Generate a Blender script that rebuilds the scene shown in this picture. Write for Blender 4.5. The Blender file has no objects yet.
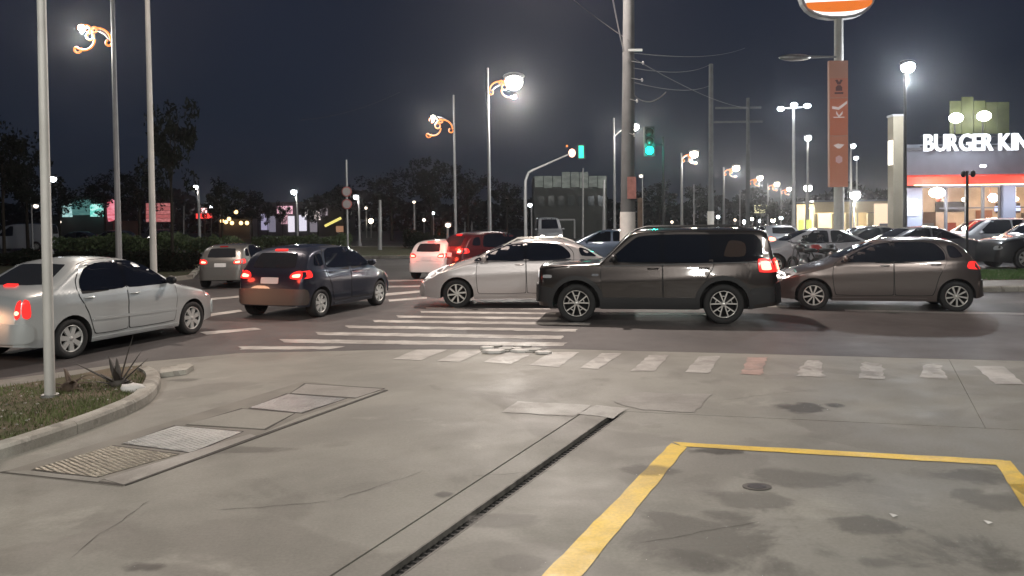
import bpy, bmesh, math, random
from mathutils import Vector, Matrix
from mathutils.geometry import delaunay_2d_cdt
random.seed(7)
S = bpy.context.scene
COL = S.collection
R_ = math.radians

# ------------------------------------------------------------------ camera
F, CY, CAMH = 790.0, 241.7, 1.85
PITCH, ROLL = R_(1.5), R_(0.7)
_r0 = Vector((1, 0, 0)); _u0 = Vector((0, math.sin(PITCH), math.cos(PITCH)))
FW = Vector((0, math.cos(PITCH), -math.sin(PITCH)))
RT = _r0 * math.cos(ROLL) - _u0 * math.sin(ROLL)
UP = _u0 * math.cos(ROLL) + _r0 * math.sin(ROLL)
cam_d = bpy.data.cameras.new('camera'); cam = bpy.data.objects.new('camera', cam_d); COL.objects.link(cam)
cam_d.sensor_width = 36; cam_d.lens = F / 1024 * 36; cam_d.shift_y = -(288 - CY) / 1024
cam_d.clip_start = 0.05; cam_d.clip_end = 3000
M = Matrix.Identity(4)
for i, c in enumerate((RT, UP, -FW)):
    for j in range(3): M[j][i] = c[j]
M[2][3] = CAMH
cam.matrix_world = M
S.camera = cam

def ray(px, py): return FW * F + RT * (px - 512) + UP * (CY - py)
def gp(px, py, z=0.0):
    """the point on level z that the pixel looks at"""
    d = ray(px, py); t = (z - CAMH) / d.z
    return Vector((d.x * t, d.y * t, z))
def pt(px, py, Y):
    """the point at distance Y ahead that the pixel looks at"""
    d = ray(px, py); t = Y / d.y
    return Vector((d.x * t, Y, CAMH + d.z * t))

# ------------------------------------------------------------------ night sky
W = bpy.data.worlds.new('World'); S.world = W; W.use_nodes = True
nt = W.node_tree; nt.nodes.clear()
out = nt.nodes.new('ShaderNodeOutputWorld'); bg = nt.nodes.new('ShaderNodeBackground')
geo = nt.nodes.new('ShaderNodeTexCoord'); sx = nt.nodes.new('ShaderNodeSeparateXYZ')
ab = nt.nodes.new('ShaderNodeMath'); ab.operation = 'ABSOLUTE'
cr = nt.nodes.new('ShaderNodeValToRGB')
nz = nt.nodes.new('ShaderNodeTexNoise'); nz.inputs['Scale'].default_value = 1.6; nz.inputs['Detail'].default_value = 3
ma = nt.nodes.new('ShaderNodeMapRange'); ma.inputs[1].default_value = .3; ma.inputs[2].default_value = .7
ma.inputs[3].default_value = .85; ma.inputs[4].default_value = 1.15
mx = nt.nodes.new('ShaderNodeVectorMath'); mx.operation = 'SCALE'
e = cr.color_ramp.elements
e[0].position = 0; e[0].color = (.018, .022, .032, 1)
e[1].position = 1; e[1].color = (.008, .011, .020, 1)
for p, c in ((.10, (.017, .024, .042, 1)), (.30, (.014, .021, .042, 1))):
    q = e.new(p); q.color = c
nt.links.new(geo.outputs['Generated'], sx.inputs[0]); nt.links.new(sx.outputs['Z'], ab.inputs[0])
nt.links.new(ab.outputs[0], cr.inputs[0]); nt.links.new(geo.outputs['Generated'], nz.inputs['Vector'])
nt.links.new(nz.outputs[0], ma.inputs[0]); nt.links.new(cr.outputs[0], mx.inputs[0]); nt.links.new(ma.outputs[0], mx.inputs['Scale'])
nt.links.new(mx.outputs[0], bg.inputs['Color']); nt.links.new(bg.outputs[0], out.inputs[0])
bg.inputs['Strength'].default_value = .66
vs = S.view_settings; vs.view_transform = 'Standard'; vs.look = 'None'; vs.exposure = 0; vs.gamma = 1
cy = S.cycles
cy.max_bounces = 6; cy.diffuse_bounces = 2; cy.glossy_bounces = 3; cy.transmission_bounces = 4; cy.transparent_max_bounces = 8
cy.volume_bounces = 0; cy.sample_clamp_indirect = 4; cy.use_light_tree = True
cy.caustics_reflective = False; cy.caustics_refractive = False; cy.use_denoising = True

# ------------------------------------------------------------------ helpers
def tag(o, label=None, cat=None, group=None, kind=None):
    if label: o['label'] = label
    if cat: o['category'] = cat
    if group: o['group'] = group
    if kind: o['kind'] = kind
    return o
def empty(name, loc=(0, 0, 0), rz=0, **k):
    o = bpy.data.objects.new(name, None); COL.objects.link(o); o.location = loc; o.rotation_euler = (0, 0, rz)
    o.empty_display_size = .2
    return tag(o, **k)

class MB:
    def __init__(s): s.v = []; s.f = []; s.m = []; s.sm = []
    def add(s, vs, fs, m=0, smooth=False):
        b = len(s.v); s.v += [tuple(v) for v in vs]
        for f in fs: s.f.append([b + i for i in f]); s.m.append(m); s.sm.append(smooth)
    def box(s, c, d, rz=0, m=0, mat=None):
        x, y, z = d[0] / 2, d[1] / 2, d[2] / 2
        P = [Vector((i * x, j * y, k * z)) for i in (-1, 1) for j in (-1, 1) for k in (-1, 1)]
        if mat is not None: P = [mat @ p for p in P]
        elif rz: P = [Matrix.Rotation(rz, 3, 'Z') @ p for p in P]
        s.add([p + Vector(c) for p in P], [(0, 1, 3, 2), (4, 6, 7, 5), (0, 4, 5, 1), (2, 3, 7, 6), (0, 2, 6, 4), (1, 5, 7, 3)], m)
    def tube(s, pts, r, n=8, m=0, caps=True):
        pts = [Vector(p) for p in pts]
        if not isinstance(r, (list, tuple)): r = [r] * len(pts)
        vs = []; up = None
        for i, p in enumerate(pts):
            t = (pts[min(i + 1, len(pts) - 1)] - pts[max(i - 1, 0)]).normalized()
            if up is None: up = Vector((0, 0, 1)) if abs(t.z) < .9 else Vector((1, 0, 0))
            a = t.cross(up).normalized(); b = a.cross(t).normalized(); up = b
            for k in range(n):
                q = 2 * math.pi * k / n; vs.append(p + (a * math.cos(q) + b * math.sin(q)) * r[i])
        fs = [(i * n + k, i * n + (k + 1) % n, (i + 1) * n + (k + 1) % n, (i + 1) * n + k) for i in range(len(pts) - 1) for k in range(n)]
        s.add(vs, fs, m, True)
        if caps:
            s.add([vs[k] for k in range(n)], [tuple(range(n))], m); L = len(vs) - n
            s.add([vs[L + k] for k in range(n)], [tuple(reversed(range(n)))], m)
    def ball(s, c, r, n=12, k=8, m=0):
        if not isinstance(r, (list, tuple)): r = (r, r, r)
        vs = [(c[0], c[1], c[2] - r[2])]
        for i in range(1, k):
            a = math.pi * i / k - math.pi / 2
            for j in range(n):
                b = 2 * math.pi * j / n
                vs.append((c[0] + r[0] * math.cos(a) * math.cos(b), c[1] + r[1] * math.cos(a) * math.sin(b), c[2] + r[2] * math.sin(a)))
        vs.append((c[0], c[1], c[2] + r[2])); L = len(vs) - 1
        fs = [(0, 1 + (j + 1) % n, 1 + j) for j in range(n)]
        for i in range(k - 2):
            for j in range(n): fs.append((1 + i * n + j, 1 + i * n + (j + 1) % n, 1 + (i + 1) * n + (j + 1) % n, 1 + (i + 1) * n + j))
        fs += [(L, L - n + j, L - n + (j + 1) % n) for j in range(n)]
        s.add(vs, fs, m, True)
    def lathe(s, prof, n=28, m=0, c=(0, 0, 0)):
        """prof: (radius, y) round the Y axis"""
        vs = []
        for r, y in prof:
            for k in range(n):
                a = 2 * math.pi * k / n; vs.append((c[0] + r * math.cos(a), c[1] + y, c[2] + r * math.sin(a)))
        fs = [(i * n + k, i * n + (k + 1) % n, (i + 1) * n + (k + 1) % n, (i + 1) * n + k) for i in range(len(prof) - 1) for k in range(n)]
        s.add(vs, fs, m, True)
    def prism(s, poly, z0, z1, m=0, top=True, bot=True):
        """poly: xy points (counterclockwise from above)"""
        n = len(poly)
        ar = sum(poly[i][0] * poly[(i + 1) % n][1] - poly[(i + 1) % n][0] * poly[i][1] for i in range(n))
        if ar < 0: poly = list(reversed(poly))
        A = [(p[0], p[1], z0) for p in poly]; B = [(p[0], p[1], z1) for p in poly]
        fs = [(i, (i + 1) % n, n + (i + 1) % n, n + i) for i in range(n)]
        s.add(A + B, fs, m)
        if top: s.add(B, [tuple(range(n))], m)
        if bot: s.add(A, [tuple(reversed(range(n)))], m)
    def build(s, name, mats, parent=None, **k):
        me = bpy.data.meshes.new(name); me.from_pydata(s.v, [], s.f)
        if not isinstance(mats, (list, tuple)): mats = [mats]
        for mt in mats: me.materials.append(mt)
        me.polygons.foreach_set('material_index', s.m); me.polygons.foreach_set('use_smooth', s.sm); me.update()
        o = bpy.data.objects.new(name, me); COL.objects.link(o)
        if parent is not None: o.parent = parent
        return tag(o, **k)

def copy_tree(o, parent=None):
    c = o.copy(); COL.objects.link(c)
    if parent is not None: c.parent = parent
    for ch in list(o.children): copy_tree(ch, c)
    return c

# ------------------------------------------------------------------ materials
def mat(name, col, rough=.6, metal=0, emit=None, es=0, coat=0, spec=.5, noise=None, bump=None, sample=True, alpha=1, trans=0):
    m = bpy.data.materials.new(name); m.use_nodes = True; t = m.node_tree; b = t.nodes['Principled BSDF']
    b.inputs['Base Color'].default_value = (*col, 1); b.inputs['Roughness'].default_value = rough
    b.inputs['Metallic'].default_value = metal; b.inputs['Coat Weight'].default_value = coat
    b.inputs['Coat Roughness'].default_value = .04; b.inputs['Specular IOR Level'].default_value = spec
    b.inputs['Transmission Weight'].default_value = trans; b.inputs['Alpha'].default_value = alpha
    if emit: b.inputs['Emission Color'].default_value = (*emit, 1); b.inputs['Emission Strength'].default_value = es
    tc = t.nodes.new('ShaderNodeNewGeometry')
    if noise:   # (scale, amount)
        n = t.nodes.new('ShaderNodeTexNoise'); n.inputs['Scale'].default_value = noise[0]; n.inputs['Detail'].default_value = 6
        r = t.nodes.new('ShaderNodeMapRange'); r.inputs[1].default_value = .25; r.inputs[2].default_value = .75
        r.inputs[3].default_value = 1 - noise[1]; r.inputs[4].default_value = 1 + noise[1]
        v = t.nodes.new('ShaderNodeVectorMath'); v.operation = 'SCALE'; v.inputs[0].default_value = col
        t.links.new(tc.outputs['Position'], n.inputs['Vector']); t.links.new(n.outputs[0], r.inputs[0]); t.links.new(r.outputs[0], v.inputs['Scale'])
        t.links.new(v.outputs[0], b.inputs['Base Color'])
    if bump:    # (scale, strength, distance)
        n = t.nodes.new('ShaderNodeTexNoise'); n.inputs['Scale'].default_value = bump[0]; n.inputs['Detail'].default_value = 4
        k = t.nodes.new('ShaderNodeBump'); k.inputs['Strength'].default_value = bump[1]; k.inputs['Distance'].default_value = bump[2]
        t.links.new(tc.outputs['Position'], n.inputs['Vector']); t.links.new(n.outputs[0], k.inputs['Height']); t.links.new(k.outputs[0], b.inputs['Normal'])
    if not sample: m.cycles.emission_sampling = 'NONE'
    return m

def ground_mat(name, col, dirt, rough, s_big, amt, stain=None, bump=(60, .25, .004), fine=.12, patch=.5):
    """weathered ground: broad tone patches, blotchy stains with crisp edges, fine grain, varying gloss"""
    m = bpy.data.materials.new(name); m.use_nodes = True; t = m.node_tree; b = t.nodes['Principled BSDF']; L = t.links.new
    g = t.nodes.new('ShaderNodeNewGeometry')
    def noise(sc, det=5, rgh=.55, dist=0, off=0):
        n = t.nodes.new('ShaderNodeTexNoise'); n.inputs['Scale'].default_value = sc; n.inputs['Detail'].default_value = det
        n.inputs['Roughness'].default_value = rgh; n.inputs['Distortion'].default_value = dist
        if off:
            a = t.nodes.new('ShaderNodeVectorMath'); a.inputs[1].default_value = (off, off * .7, 0); L(g.outputs['Position'], a.inputs[0]); L(a.outputs[0], n.inputs['Vector'])
        else: L(g.outputs['Position'], n.inputs['Vector'])
        return n.outputs[0]
    def rng(x, a, bb, c, d, st=False):
        r = t.nodes.new('ShaderNodeMapRange'); r.inputs[1].default_value = a; r.inputs[2].default_value = bb; r.inputs[3].default_value = c; r.inputs[4].default_value = d
        if st: r.interpolation_type = 'SMOOTHSTEP'
        L(x, r.inputs[0]); return r.outputs[0]
    def mix(f, A, B):
        x = t.nodes.new('ShaderNodeMix'); x.data_type = 'RGBA'
        L(f, x.inputs[0])
        for s, v in ((6, A), (7, B)):
            if isinstance(v, tuple): x.inputs[s].default_value = (*v, 1)
            else: L(v, x.inputs[s])
        return x.outputs[2]
    big = rng(noise(s_big, 6, .6, .4), .35, .65, 0, 1, True)
    c = mix(big, col, dirt)
    if stain:
        st = rng(noise(stain[0], 4, .5, .8, 13), .56, .60, 0, stain[1], True)
        c = mix(st, c, stain[2])
        st2 = rng(noise(stain[0] * 3.1, 4, .6, .3, 31), .60, .66, 0, stain[1] * .7, True)
        c = mix(st2, c, stain[2])
        lt = rng(noise(stain[0] * 2.3, 5, .6, .5, 57), .60, .72, 0, patch, True)
        c = mix(lt, c, tuple(min(1, x * 1.35) for x in col))
    fg = rng(noise(45, 4, .7), .3, .7, 1 - fine, 1 + fine)
    v = t.nodes.new('ShaderNodeVectorMath'); v.operation = 'SCALE'; L(c, v.inputs[0]); L(fg, v.inputs['Scale'])
    L(v.outputs[0], b.inputs['Base Color'])
    L(rng(noise(s_big * 2.2, 5, .6, .2, 7), .3, .7, rough - .12, rough + .1), b.inputs['Roughness'])
    k = t.nodes.new('ShaderNodeBump'); k.inputs['Strength'].default_value = bump[1]; k.inputs['Distance'].default_value = bump[2]
    L(noise(bump[0], 4, .6), k.inputs['Height']); L(k.outputs[0], b.inputs['Normal'])
    b.inputs['Specular IOR Level'].default_value = .35
    return m

m_conc = ground_mat('concrete_apron', (.252, .243, .212), (.187, .180, .157), .62, .55, 1, (.42, .42, (.13, .12, .105)))
m_conc2 = ground_mat('concrete_gutter', (.30, .285, .26), (.22, .205, .185), .6, 1.1, 1, (.9, .35, (.16, .15, .13)))
m_patch = ground_mat('concrete_patch', (.36, .35, .325), (.28, .265, .24), .6, 1.6, 1, (1.2, .3, (.2, .19, .17)))
m_asph = ground_mat('asphalt', (.088, .079, .076), (.060, .055, .054), .6, .35, 1, (.5, .35, (.05, .043, .042)), bump=(120, .6, .006), fine=.3, patch=.25)
m_asph2 = ground_mat('asphalt_far', (.075, .068, .066), (.055, .05, .05), .65, .1, 1, None)
m_base = ground_mat('bare_ground', (.055, .05, .042), (.04, .04, .03), .9, .08, 1, None)
m_kerb = ground_mat('kerb_concrete', (.44, .42, .375), (.28, .26, .225), .8, 1.4, 1, (1.6, .5, (.12, .11, .095)))
m_paint = ground_mat('road_paint', (.46, .44, .41), (.29, .27, .25), .55, 1.6, 1, (2.2, .45, (.2, .18, .165)), patch=.2)
m_worn = ground_mat('road_paint_worn', (.42, .40, .37), (.24, .225, .205), .6, 3.5, 1, (3.2, .75, (.2, .185, .165)), patch=.4)
m_pink = ground_mat('road_paint_pink', (.42, .29, .25), (.28, .21, .185), .6, 3, 1, (3, .5, (.22, .19, .17)))
m_yel = ground_mat('yellow_paint', (.84, .56, .06), (.64, .43, .08), .5, 1.6, 1, (1.9, .22, (.33, .27, .14)), patch=.1)
m_grass = mat('grass_blades', (.095, .112, .038), .7, noise=(1.1, .45))
m_soil = ground_mat('soil_turf', (.085, .078, .042), (.15, .115, .08), .95, 1.5, 1, None, bump=(40, .8, .02))
m_steel = mat('galvanised_steel', (.36, .36, .35), .42, .75, noise=(9, .25))
m_pole = mat('pole_white', (.50, .49, .46), .5, .1, noise=(2.5, .12))
m_pole_g = mat('pole_grey', (.33, .33, .34), .5, .3, noise=(2.5, .12))
m_pole_d = mat('pole_dark', (.02, .02, .022), .5, .2)
m_upole = mat('utility_pole_concrete', (.085, .088, .09), .85, noise=(3, .2), bump=(30, .3, .004))
m_whitew = mat('whitewash', (.62, .60, .57), .7, noise=(4, .12))
m_black = mat('black_trim', (.012, .012, .013), .45)
m_rubber = mat('tyre_rubber', (.016, .016, .016), .8)
m_drain = mat('drain_grate_dark', (.02, .019, .018), .7, noise=(12, .4))
def emi(name, col, s, sample=False, base=(.06, .06, .06)): return mat(name, base, .5, emit=col, es=s, sample=sample)
e_white = emi('lamp_cool_white', (.86, .93, 1), 14)
e_warm = emi('lamp_warm_white', (1, .88, .68), 14)
e_bright = emi('lamp_bright', (1, .97, .88), 30)
e_orange = emi('rope_light_orange', (1, .24, .025), 1.5)
e_dim = emi('lamp_dim', (1, .85, .7), 2.5)

def plight(name, loc, power, col=(1, .95, .88), size=.15, parent=None, spot=None, aim=None, blend=.5):
    l = bpy.data.lights.new(name, 'SPOT' if spot else 'POINT'); l.energy = power; l.color = col; l.shadow_soft_size = size
    o = bpy.data.objects.new(name, l); COL.objects.link(o); o.location = loc
    if spot:
        l.spot_size = R_(spot); l.spot_blend = blend
        o.rotation_euler = (Vector(aim) - Vector(loc)).to_track_quat('-Z', 'Y').to_euler()
    return o

# ------------------------------------------------------------------ ground, road, apron
def lerp(a, b, t): return a + (b - a) * t
def cutpoly(poly, a, b, keep):
    """clip a convex polygon by the line a-b; keep=+1 left side"""
    out = []; n = len(poly)
    def side(p): return ((b[0] - a[0]) * (p[1] - a[1]) - (b[1] - a[1]) * (p[0] - a[0])) * keep
    for i in range(n):
        p, q = poly[i], poly[(i + 1) % n]; sp, sq = side(p), side(q)
        if sp >= 0: out.append(p)
        if sp * sq < 0:
            t = sp / (sp - sq); out.append((lerp(p[0], q[0], t), lerp(p[1], q[1], t)))
    return out
def shift_line(a, b, d):
    dx, dy = b[0] - a[0], b[1] - a[1]; l = math.hypot(dx, dy); nx, ny = -dy / l, dx / l
    return (a[0] + nx * d, a[1] + ny * d), (b[0] + nx * d, b[1] + ny * d)
def xy(p): return (p[0], p[1])

g = MB(); g.add([(-600, -60, -.06), (600, -60, -.06), (600, 900, -.06), (-600, 900, -.06)], [(0, 1, 2, 3)])
g.build('ground', m_base, kind='structure')

# edge between apron and road (left part swings round to the left)
E0, E1, E2, E3 = gp(-260, 402), gp(0, 380), gp(240, 353), gp(560, 349)
E4 = gp(1024, 361); E5 = E4 + (E4 - E3) * 1.2
edge = [E0, E1, gp(120, 364), E2, gp(400, 349.5), E3, gp(800, 355), E4, E5]
road_near = [xy(p) for p in edge]
r = MB(); r.prism([(p[0], p[1] + .012) for p in road_near] + [(E5.x, 19.0), (-40, 19.0), (-40, E0.y)], -.05, 0)
r.build('road', m_asph, kind='structure')
r = MB(); r.add([(-40, 19.0, -.003), (80, 19.0, -.003), (160, 240, -.003), (-160, 240, -.003)], [(0, 1, 2, 3)])
r.add([(-160, 240, -.003), (160, 240, -.003), (160, 890, -.003), (-160, 890, -.003)], [(0, 1, 2, 3)])
r.build('far_road', m_asph2, kind='structure')

# concrete slabs of the apron, joints left open between them
ap = bpy.data.objects.new('apron_pavement', None); COL.objects.link(ap); tag(ap, kind='structure')
Lg = (xy(gp(360, 557)), xy(gp(565, 424)))           # left joint of the gutter strip
Ld = (xy(gp(400, 569)), xy(gp(620, 412)))           # trench drain
Jh = (xy(gp(680, 414)), xy(gp(1024, 430)))
Jv = (xy(gp(950, 361)), xy(gp(983, 423)))
dl = shift_line(*Ld, .045); dr = shift_line(*Ld, -.045)
def slab(poly, m, name='slab', inset=.006):
    if len(poly) < 3: return
    n = len(poly); c = (sum(p[0] for p in poly) / n, sum(p[1] for p in poly) / n)
    ar = sum(poly[i][0] * poly[(i + 1) % n][1] - poly[(i + 1) % n][0] * poly[i][1] for i in range(n))
    if ar < 0: poly = list(reversed(poly))
    q = poly
    for i in range(n):
        a, b = poly[i], poly[(i + 1) % n]
        if math.hypot(a[0] - b[0], a[1] - b[1]) < 1e-4: continue
        a2, b2 = shift_line(a, b, inset)
        q = cutpoly(q, a2, b2, 1)
        if len(q) < 3: return
    s = MB(); s.prism(q, -.05, 0); return s.build(name, m, ap)
far_y = 30
def column(poly_cut, m):      # cuts a big rectangle by half planes then by the road edge pieces
    big = [(-14, -30), (16, -30), (16, far_y), (-14, far_y)]
    for (a, b, k) in poly_cut: big = cutpoly(big, a, b, k)
    return big
xs = [-14] + [p[0] for p in road_near[1:-1]] + [16]
def clip_edge(poly, m, inset=.006, weld=True):
    """the part of a slab nearer than the road edge: one prism, edge followed point by point"""
    if len(poly) < 3: return
    for i in range(len(road_near) - 1):
        a, b = road_near[i], road_near[i + 1]
    # the edge is nearly straight on each slab: walk it
    top = []; n = len(poly)
    lo = min(p[0] for p in poly); hi = max(p[0] for p in poly)
    def ey(x):
        for i in range(len(road_near) - 1):
            a, b = road_near[i], road_near[i + 1]
            if a[0] <= x <= b[0]: return lerp(a[1], b[1], (x - a[0]) / (b[0] - a[0]))
        return road_near[0][1] if x < road_near[0][0] else road_near[-1][1]
    bm = bmesh.new(); vs = [bm.verts.new((p[0], p[1], 0)) for p in poly]; bm.faces.new(vs)
    for x, _ in road_near:
        if lo < x < hi:
            bmesh.ops.bisect_plane(bm, geom=bm.verts[:] + bm.edges[:] + bm.faces[:], plane_co=(x, 0, 0), plane_no=(1, 0, 0))
    s = MB()
    for f in bm.faces:
        q = [(v.co.x, v.co.y) for v in f.verts]; cx = sum(p[0] for p in q) / len(q)
        for i in range(len(road_near) - 1):
            a, b = road_near[i], road_near[i + 1]
            if a[0] - 1e-6 <= cx <= b[0] or (i == 0 and cx < a[0]) or (i == len(road_near) - 2 and cx > b[0]):
                q = cutpoly(q, a, b, -1)
        if len(q) >= 3: s.prism(q, -.05, 0)
    bm.free()
    return s.build('slab', m, ap)
gl = shift_line(*Lg, .008); gr = shift_line(*Lg, -.008)
dl2 = shift_line(*Ld, .060); dr2 = shift_line(*Ld, -.060)
# left slab, split far and near by a joint level with the gutter mouth
clip_edge(column([(gl[0], gl[1], 1)], m_conc), m_conc)
jl = shift_line(*Jh, .008); jr = shift_line(*Jh, -.008)
clip_edge(column([(gr[0], gr[1], -1), (dl2[0], dl2[1], 1), (jr[0], jr[1], -1)], m_conc2), m_conc)
jv = shift_line(*Jv, -.004)
clip_edge(column([(gl[0], gl[1], -1), (jl[0], jl[1], 1), (jv[0], jv[1], -1)], m_conc), m_conc)
clip_edge(column([(Jv[0], Jv[1], 1), (jl[0], jl[1], 1)], m_conc), m_conc)
# right of the drain, nearer than Jh: split once more lengthwise out of frame
clip_edge(column([(dr2[0], dr2[1], -1), (jr[0], jr[1], -1)], m_conc), m_conc)

# trench drain
m_frame0 = mat('worn_steel_edge', (.16, .15, .135), .7, .3, noise=(9, .5))
dr_o = empty('trench_drain', (*xy(gp(500, 498)), 0), label='long narrow steel trench drain cut diagonally through the concrete apron', cat='drain')
o0 = Vector(dr_o.location)
a, b = Vector((*Ld[0], 0)), Vector((*Ld[1], 0)); u = (b - a).normalized(); nrm = Vector((-u.y, u.x, 0))
a = a - u * 2.2
ang = math.atan2(u.y, u.x); ln = (b - a).length; mid = (a + b) / 2 - o0
for sgn in (-1, 1):
    f = MB(); f.box(mid + nrm * sgn * .052 + Vector((0, 0, -.017)), (ln, .014, .036), ang); f.build('edge_rail', m_frame0, dr_o)
f = MB(); f.box(mid + Vector((0, 0, -.045)), (ln, .09, .01), ang); f.build('channel_bed', m_drain, dr_o)
f = MB()
for i in range(int(ln / .06)):
    c = a + u * (i * .06 + .03) - o0; f.box(c + Vector((0, 0, -.036)), (.014, .09, .008), ang)
f.build('grate', m_drain, dr_o, kind='stuff')

# sheets: markings and patches, each lying on the surface
def sheet(name, pix, m, z=.004, parent=None, wob=0, **k):
    P = [gp(*p, z=z) for p in pix]; s = MB()
    if wob:
        Q = []
        for i in range(len(P)):
            p, q = P[i], P[(i + 1) % len(P)]; n = max(2, int((q - p).length / .12))
            for t in range(n):
                v = p.lerp(q, t / n)
                Q.append(v + Vector((random.uniform(-wob, wob), random.uniform(-wob, wob), 0)))
        P = Q
    n = len(P); ar = sum(P[i].x * P[(i + 1) % n].y - P[(i + 1) % n].x * P[i].y for i in range(n))
    if ar < 0: P.reverse()
    s.add(P, [tuple(range(n))]); return s.build(name, m, parent, **k)
cw1 = empty('near_crosswalk', xy(gp(700, 365)) + (0,), kind='structure')
cw2 = empty('far_crosswalk', xy(gp(450, 330)) + (0,), kind='structure')
for e_ in (cw1, cw2): e_.location = (0, 0, 0)
near = [[(393, 359), (417, 349.5), (447, 349.5), (421, 360)], [(437, 361), (460, 350.5), (483, 350.5), (460, 362)],
        [(483, 362), (507, 352), (536, 351.5), (511, 364)], [(529, 365), (552, 352), (579, 352), (559, 367)],
        [(580, 368), (602, 353), (622, 353), (598, 369)], [(631, 371), (649, 355), (669, 355), (655, 371)],
        [(685, 372), (700, 356), (720, 356), (709, 373)]]
for q in near: sheet('stripe', q, m_paint, .004, cw1, .012)
sheet('stripe', [(741, 374), (748, 357), (768, 357), (762, 375)], m_pink, .004, cw1, .02)
for q in ([(797, 376), (807, 360), (821, 360), (823, 377)], [(859, 378), (864, 362), (883, 364), (886, 379)],
          [(921, 377), (923, 364), (940, 364), (948, 379)]): sheet('stripe', q, m_worn, .004, cw1, .03)
sheet('stripe', [(975, 366), (1003, 366), (1024, 384), (995, 384)], m_paint, .004, cw1, .015)
far = [[(238, 346.2), (241, 349.6), (330, 349.2), (346, 346.4)], [(279, 339), (283, 342.6), (560, 346.3), (568, 342.6)],
       [(314, 332), (318, 334.8), (561, 339.2), (564, 335.6)], [(345, 325.4), (349, 328), (575, 331.6), (578, 328.9)],
       [(373, 320), (376, 322.3), (590, 325.2), (590, 322.8)], [(396, 315.5), (398, 317.5), (560, 319.6), (560, 317.4)],
       [(420, 311), (422, 312.6), (556, 314.4), (556, 312.6)], [(425, 307.4), (427, 308.6), (550, 309.4), (550, 308.2)],
       [(470, 302), (470, 303.4), (545, 304.4), (545, 303.0)]]
for q in far: sheet('stripe', q, m_paint, .004, cw2, .022)
lm = empty('lane_markings', (0, 0, 0), kind='structure')
for q in ([(600, 312.6), (600, 314.4), (706, 315.4), (706, 313.6)], [(764, 305.4), (764, 307), (800, 307.4), (800, 305.8)],
          [(845, 309.5), (845, 311.2), (1024, 314.6), (1024, 312.8)],
          [(205, 298.6), (206, 300.4), (243, 297.2), (243, 295.4)], [(196, 315.5), (198, 318), (243, 311.4), (240, 309.6)],
          [(200, 332), (206, 334.6), (262, 329.4), (256, 327.6)],
          [(384, 293.5), (385, 296), (427, 291.8), (427, 289.8)], [(386, 286), (387, 287.6), (427, 286.6), (427, 285.2)],
          [(380, 280.2), (380, 281.6), (427, 280.6), (427, 279.2)], [(388, 299.5), (389, 301.5), (427, 298.6), (427, 296.8)],
          [(150, 300), (150, 302), (186, 297), (184, 295.4)]): sheet('lane_line', q, m_paint, .004, lm, .01)
# yellow bay box
ye = empty('yellow_bay_outline', (0, 0, 0), kind='structure')
for q, zq in (([(526, 592), (568, 592), (687, 447), (671, 443)], .004), ([(673, 441.8), (682, 446.2), (997, 464.8), (1004, 459.8)], .0046),
          ([(994, 460.5), (1010, 460.5), (1120, 590), (1078, 590)], .004)): sheet('yellow_line', q, m_yel, zq, ye, .006)
# patches on the apron
pa = empty('concrete_patches', (0, 0, 0), kind='structure')
sheet('patch', [(502, 412), (518, 401), (592, 405), (574, 416)], m_patch, .004, pa, .01)
sheet('patch', [(578, 414), (596, 405), (628, 408), (614, 418)], m_patch, .004, pa, .015)
sheet('patch', [(612, 402), (634, 392), (712, 394), (694, 412), (640, 410)], m_conc2, .004, pa, .02)
# four chequer plates in a frame, and one filled bay
def chequer(name, col, rough):
    m = mat(name, col, rough, .75, noise=(5, .3)); t = m.node_tree; b_ = t.nodes['Principled BSDF']; g_ = t.nodes.new('ShaderNodeNewGeometry'); L = t.links.new
    mp = t.nodes.new('ShaderNodeMapping'); mp.inputs['Rotation'].default_value = (0, 0, .7); mp.inputs['Scale'].default_value = (1, 1, 1)
    v = t.nodes.new('ShaderNodeTexVoronoi'); v.inputs['Scale'].default_value = 26; v.inputs['Randomness'].default_value = .25
    k = t.nodes.new('ShaderNodeBump'); k.inputs['Strength'].default_value = 1; k.inputs['Distance'].default_value = .012
    L(g_.outputs['Position'], mp.inputs[0]); L(mp.outputs[0], v.inputs['Vector']); L(v.outputs['Distance'], k.inputs['Height']); L(k.outputs[0], b_.inputs['Normal']); return m
m_plate = chequer('chequer_plate', (.215, .205, .165), .36)
m_plate2 = chequer('chequer_plate_silver', (.30, .32, .32), .33)
m_frame = mat('plate_frame', (.17, .158, .135), .7, 0, noise=(3, .25)); m_rim = mat('plate_rim', (.045, .04, .034), .8, noise=(6, .4))
def quad_panel(name, pix, m, z0, z1, parent, n=1, **k):
    s = MB(); s.prism([xy(gp(*p)) for p in pix], z0, z1); return s.build(name, m, parent, **k)
ph = empty('inspection_plates', xy(gp(200, 440)) + (0,), label='row of chequered steel inspection plates in a sunken frame beside the grass island', cat='access covers')
c0 = Vector(ph.location)
def lp(pix, m, z, name, **k):
    P = [gp(*p) - c0 for p in pix]; n = len(P); s = MB()
    s.prism([xy(p) for p in P], .0015, z); return s.build(name, m, ph, **k)
lp([(0, 473), (122, 487), (388, 390), (304, 381.5)], m_frame, .003, 'frame')
lp([(4, 472.6), (98, 482.5), (104, 479.5), (28, 471.2)], m_conc, .006, 'border')
def grow(P, d):
    cx = sum(p[0] for p in P) / len(P); cy_ = sum(p[1] for p in P) / len(P)
    return [(x + (d * 1.8 if x > cx else -d * 1.8), y + (d * .7 if y > cy_ else -d * .7)) for x, y in P]
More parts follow.
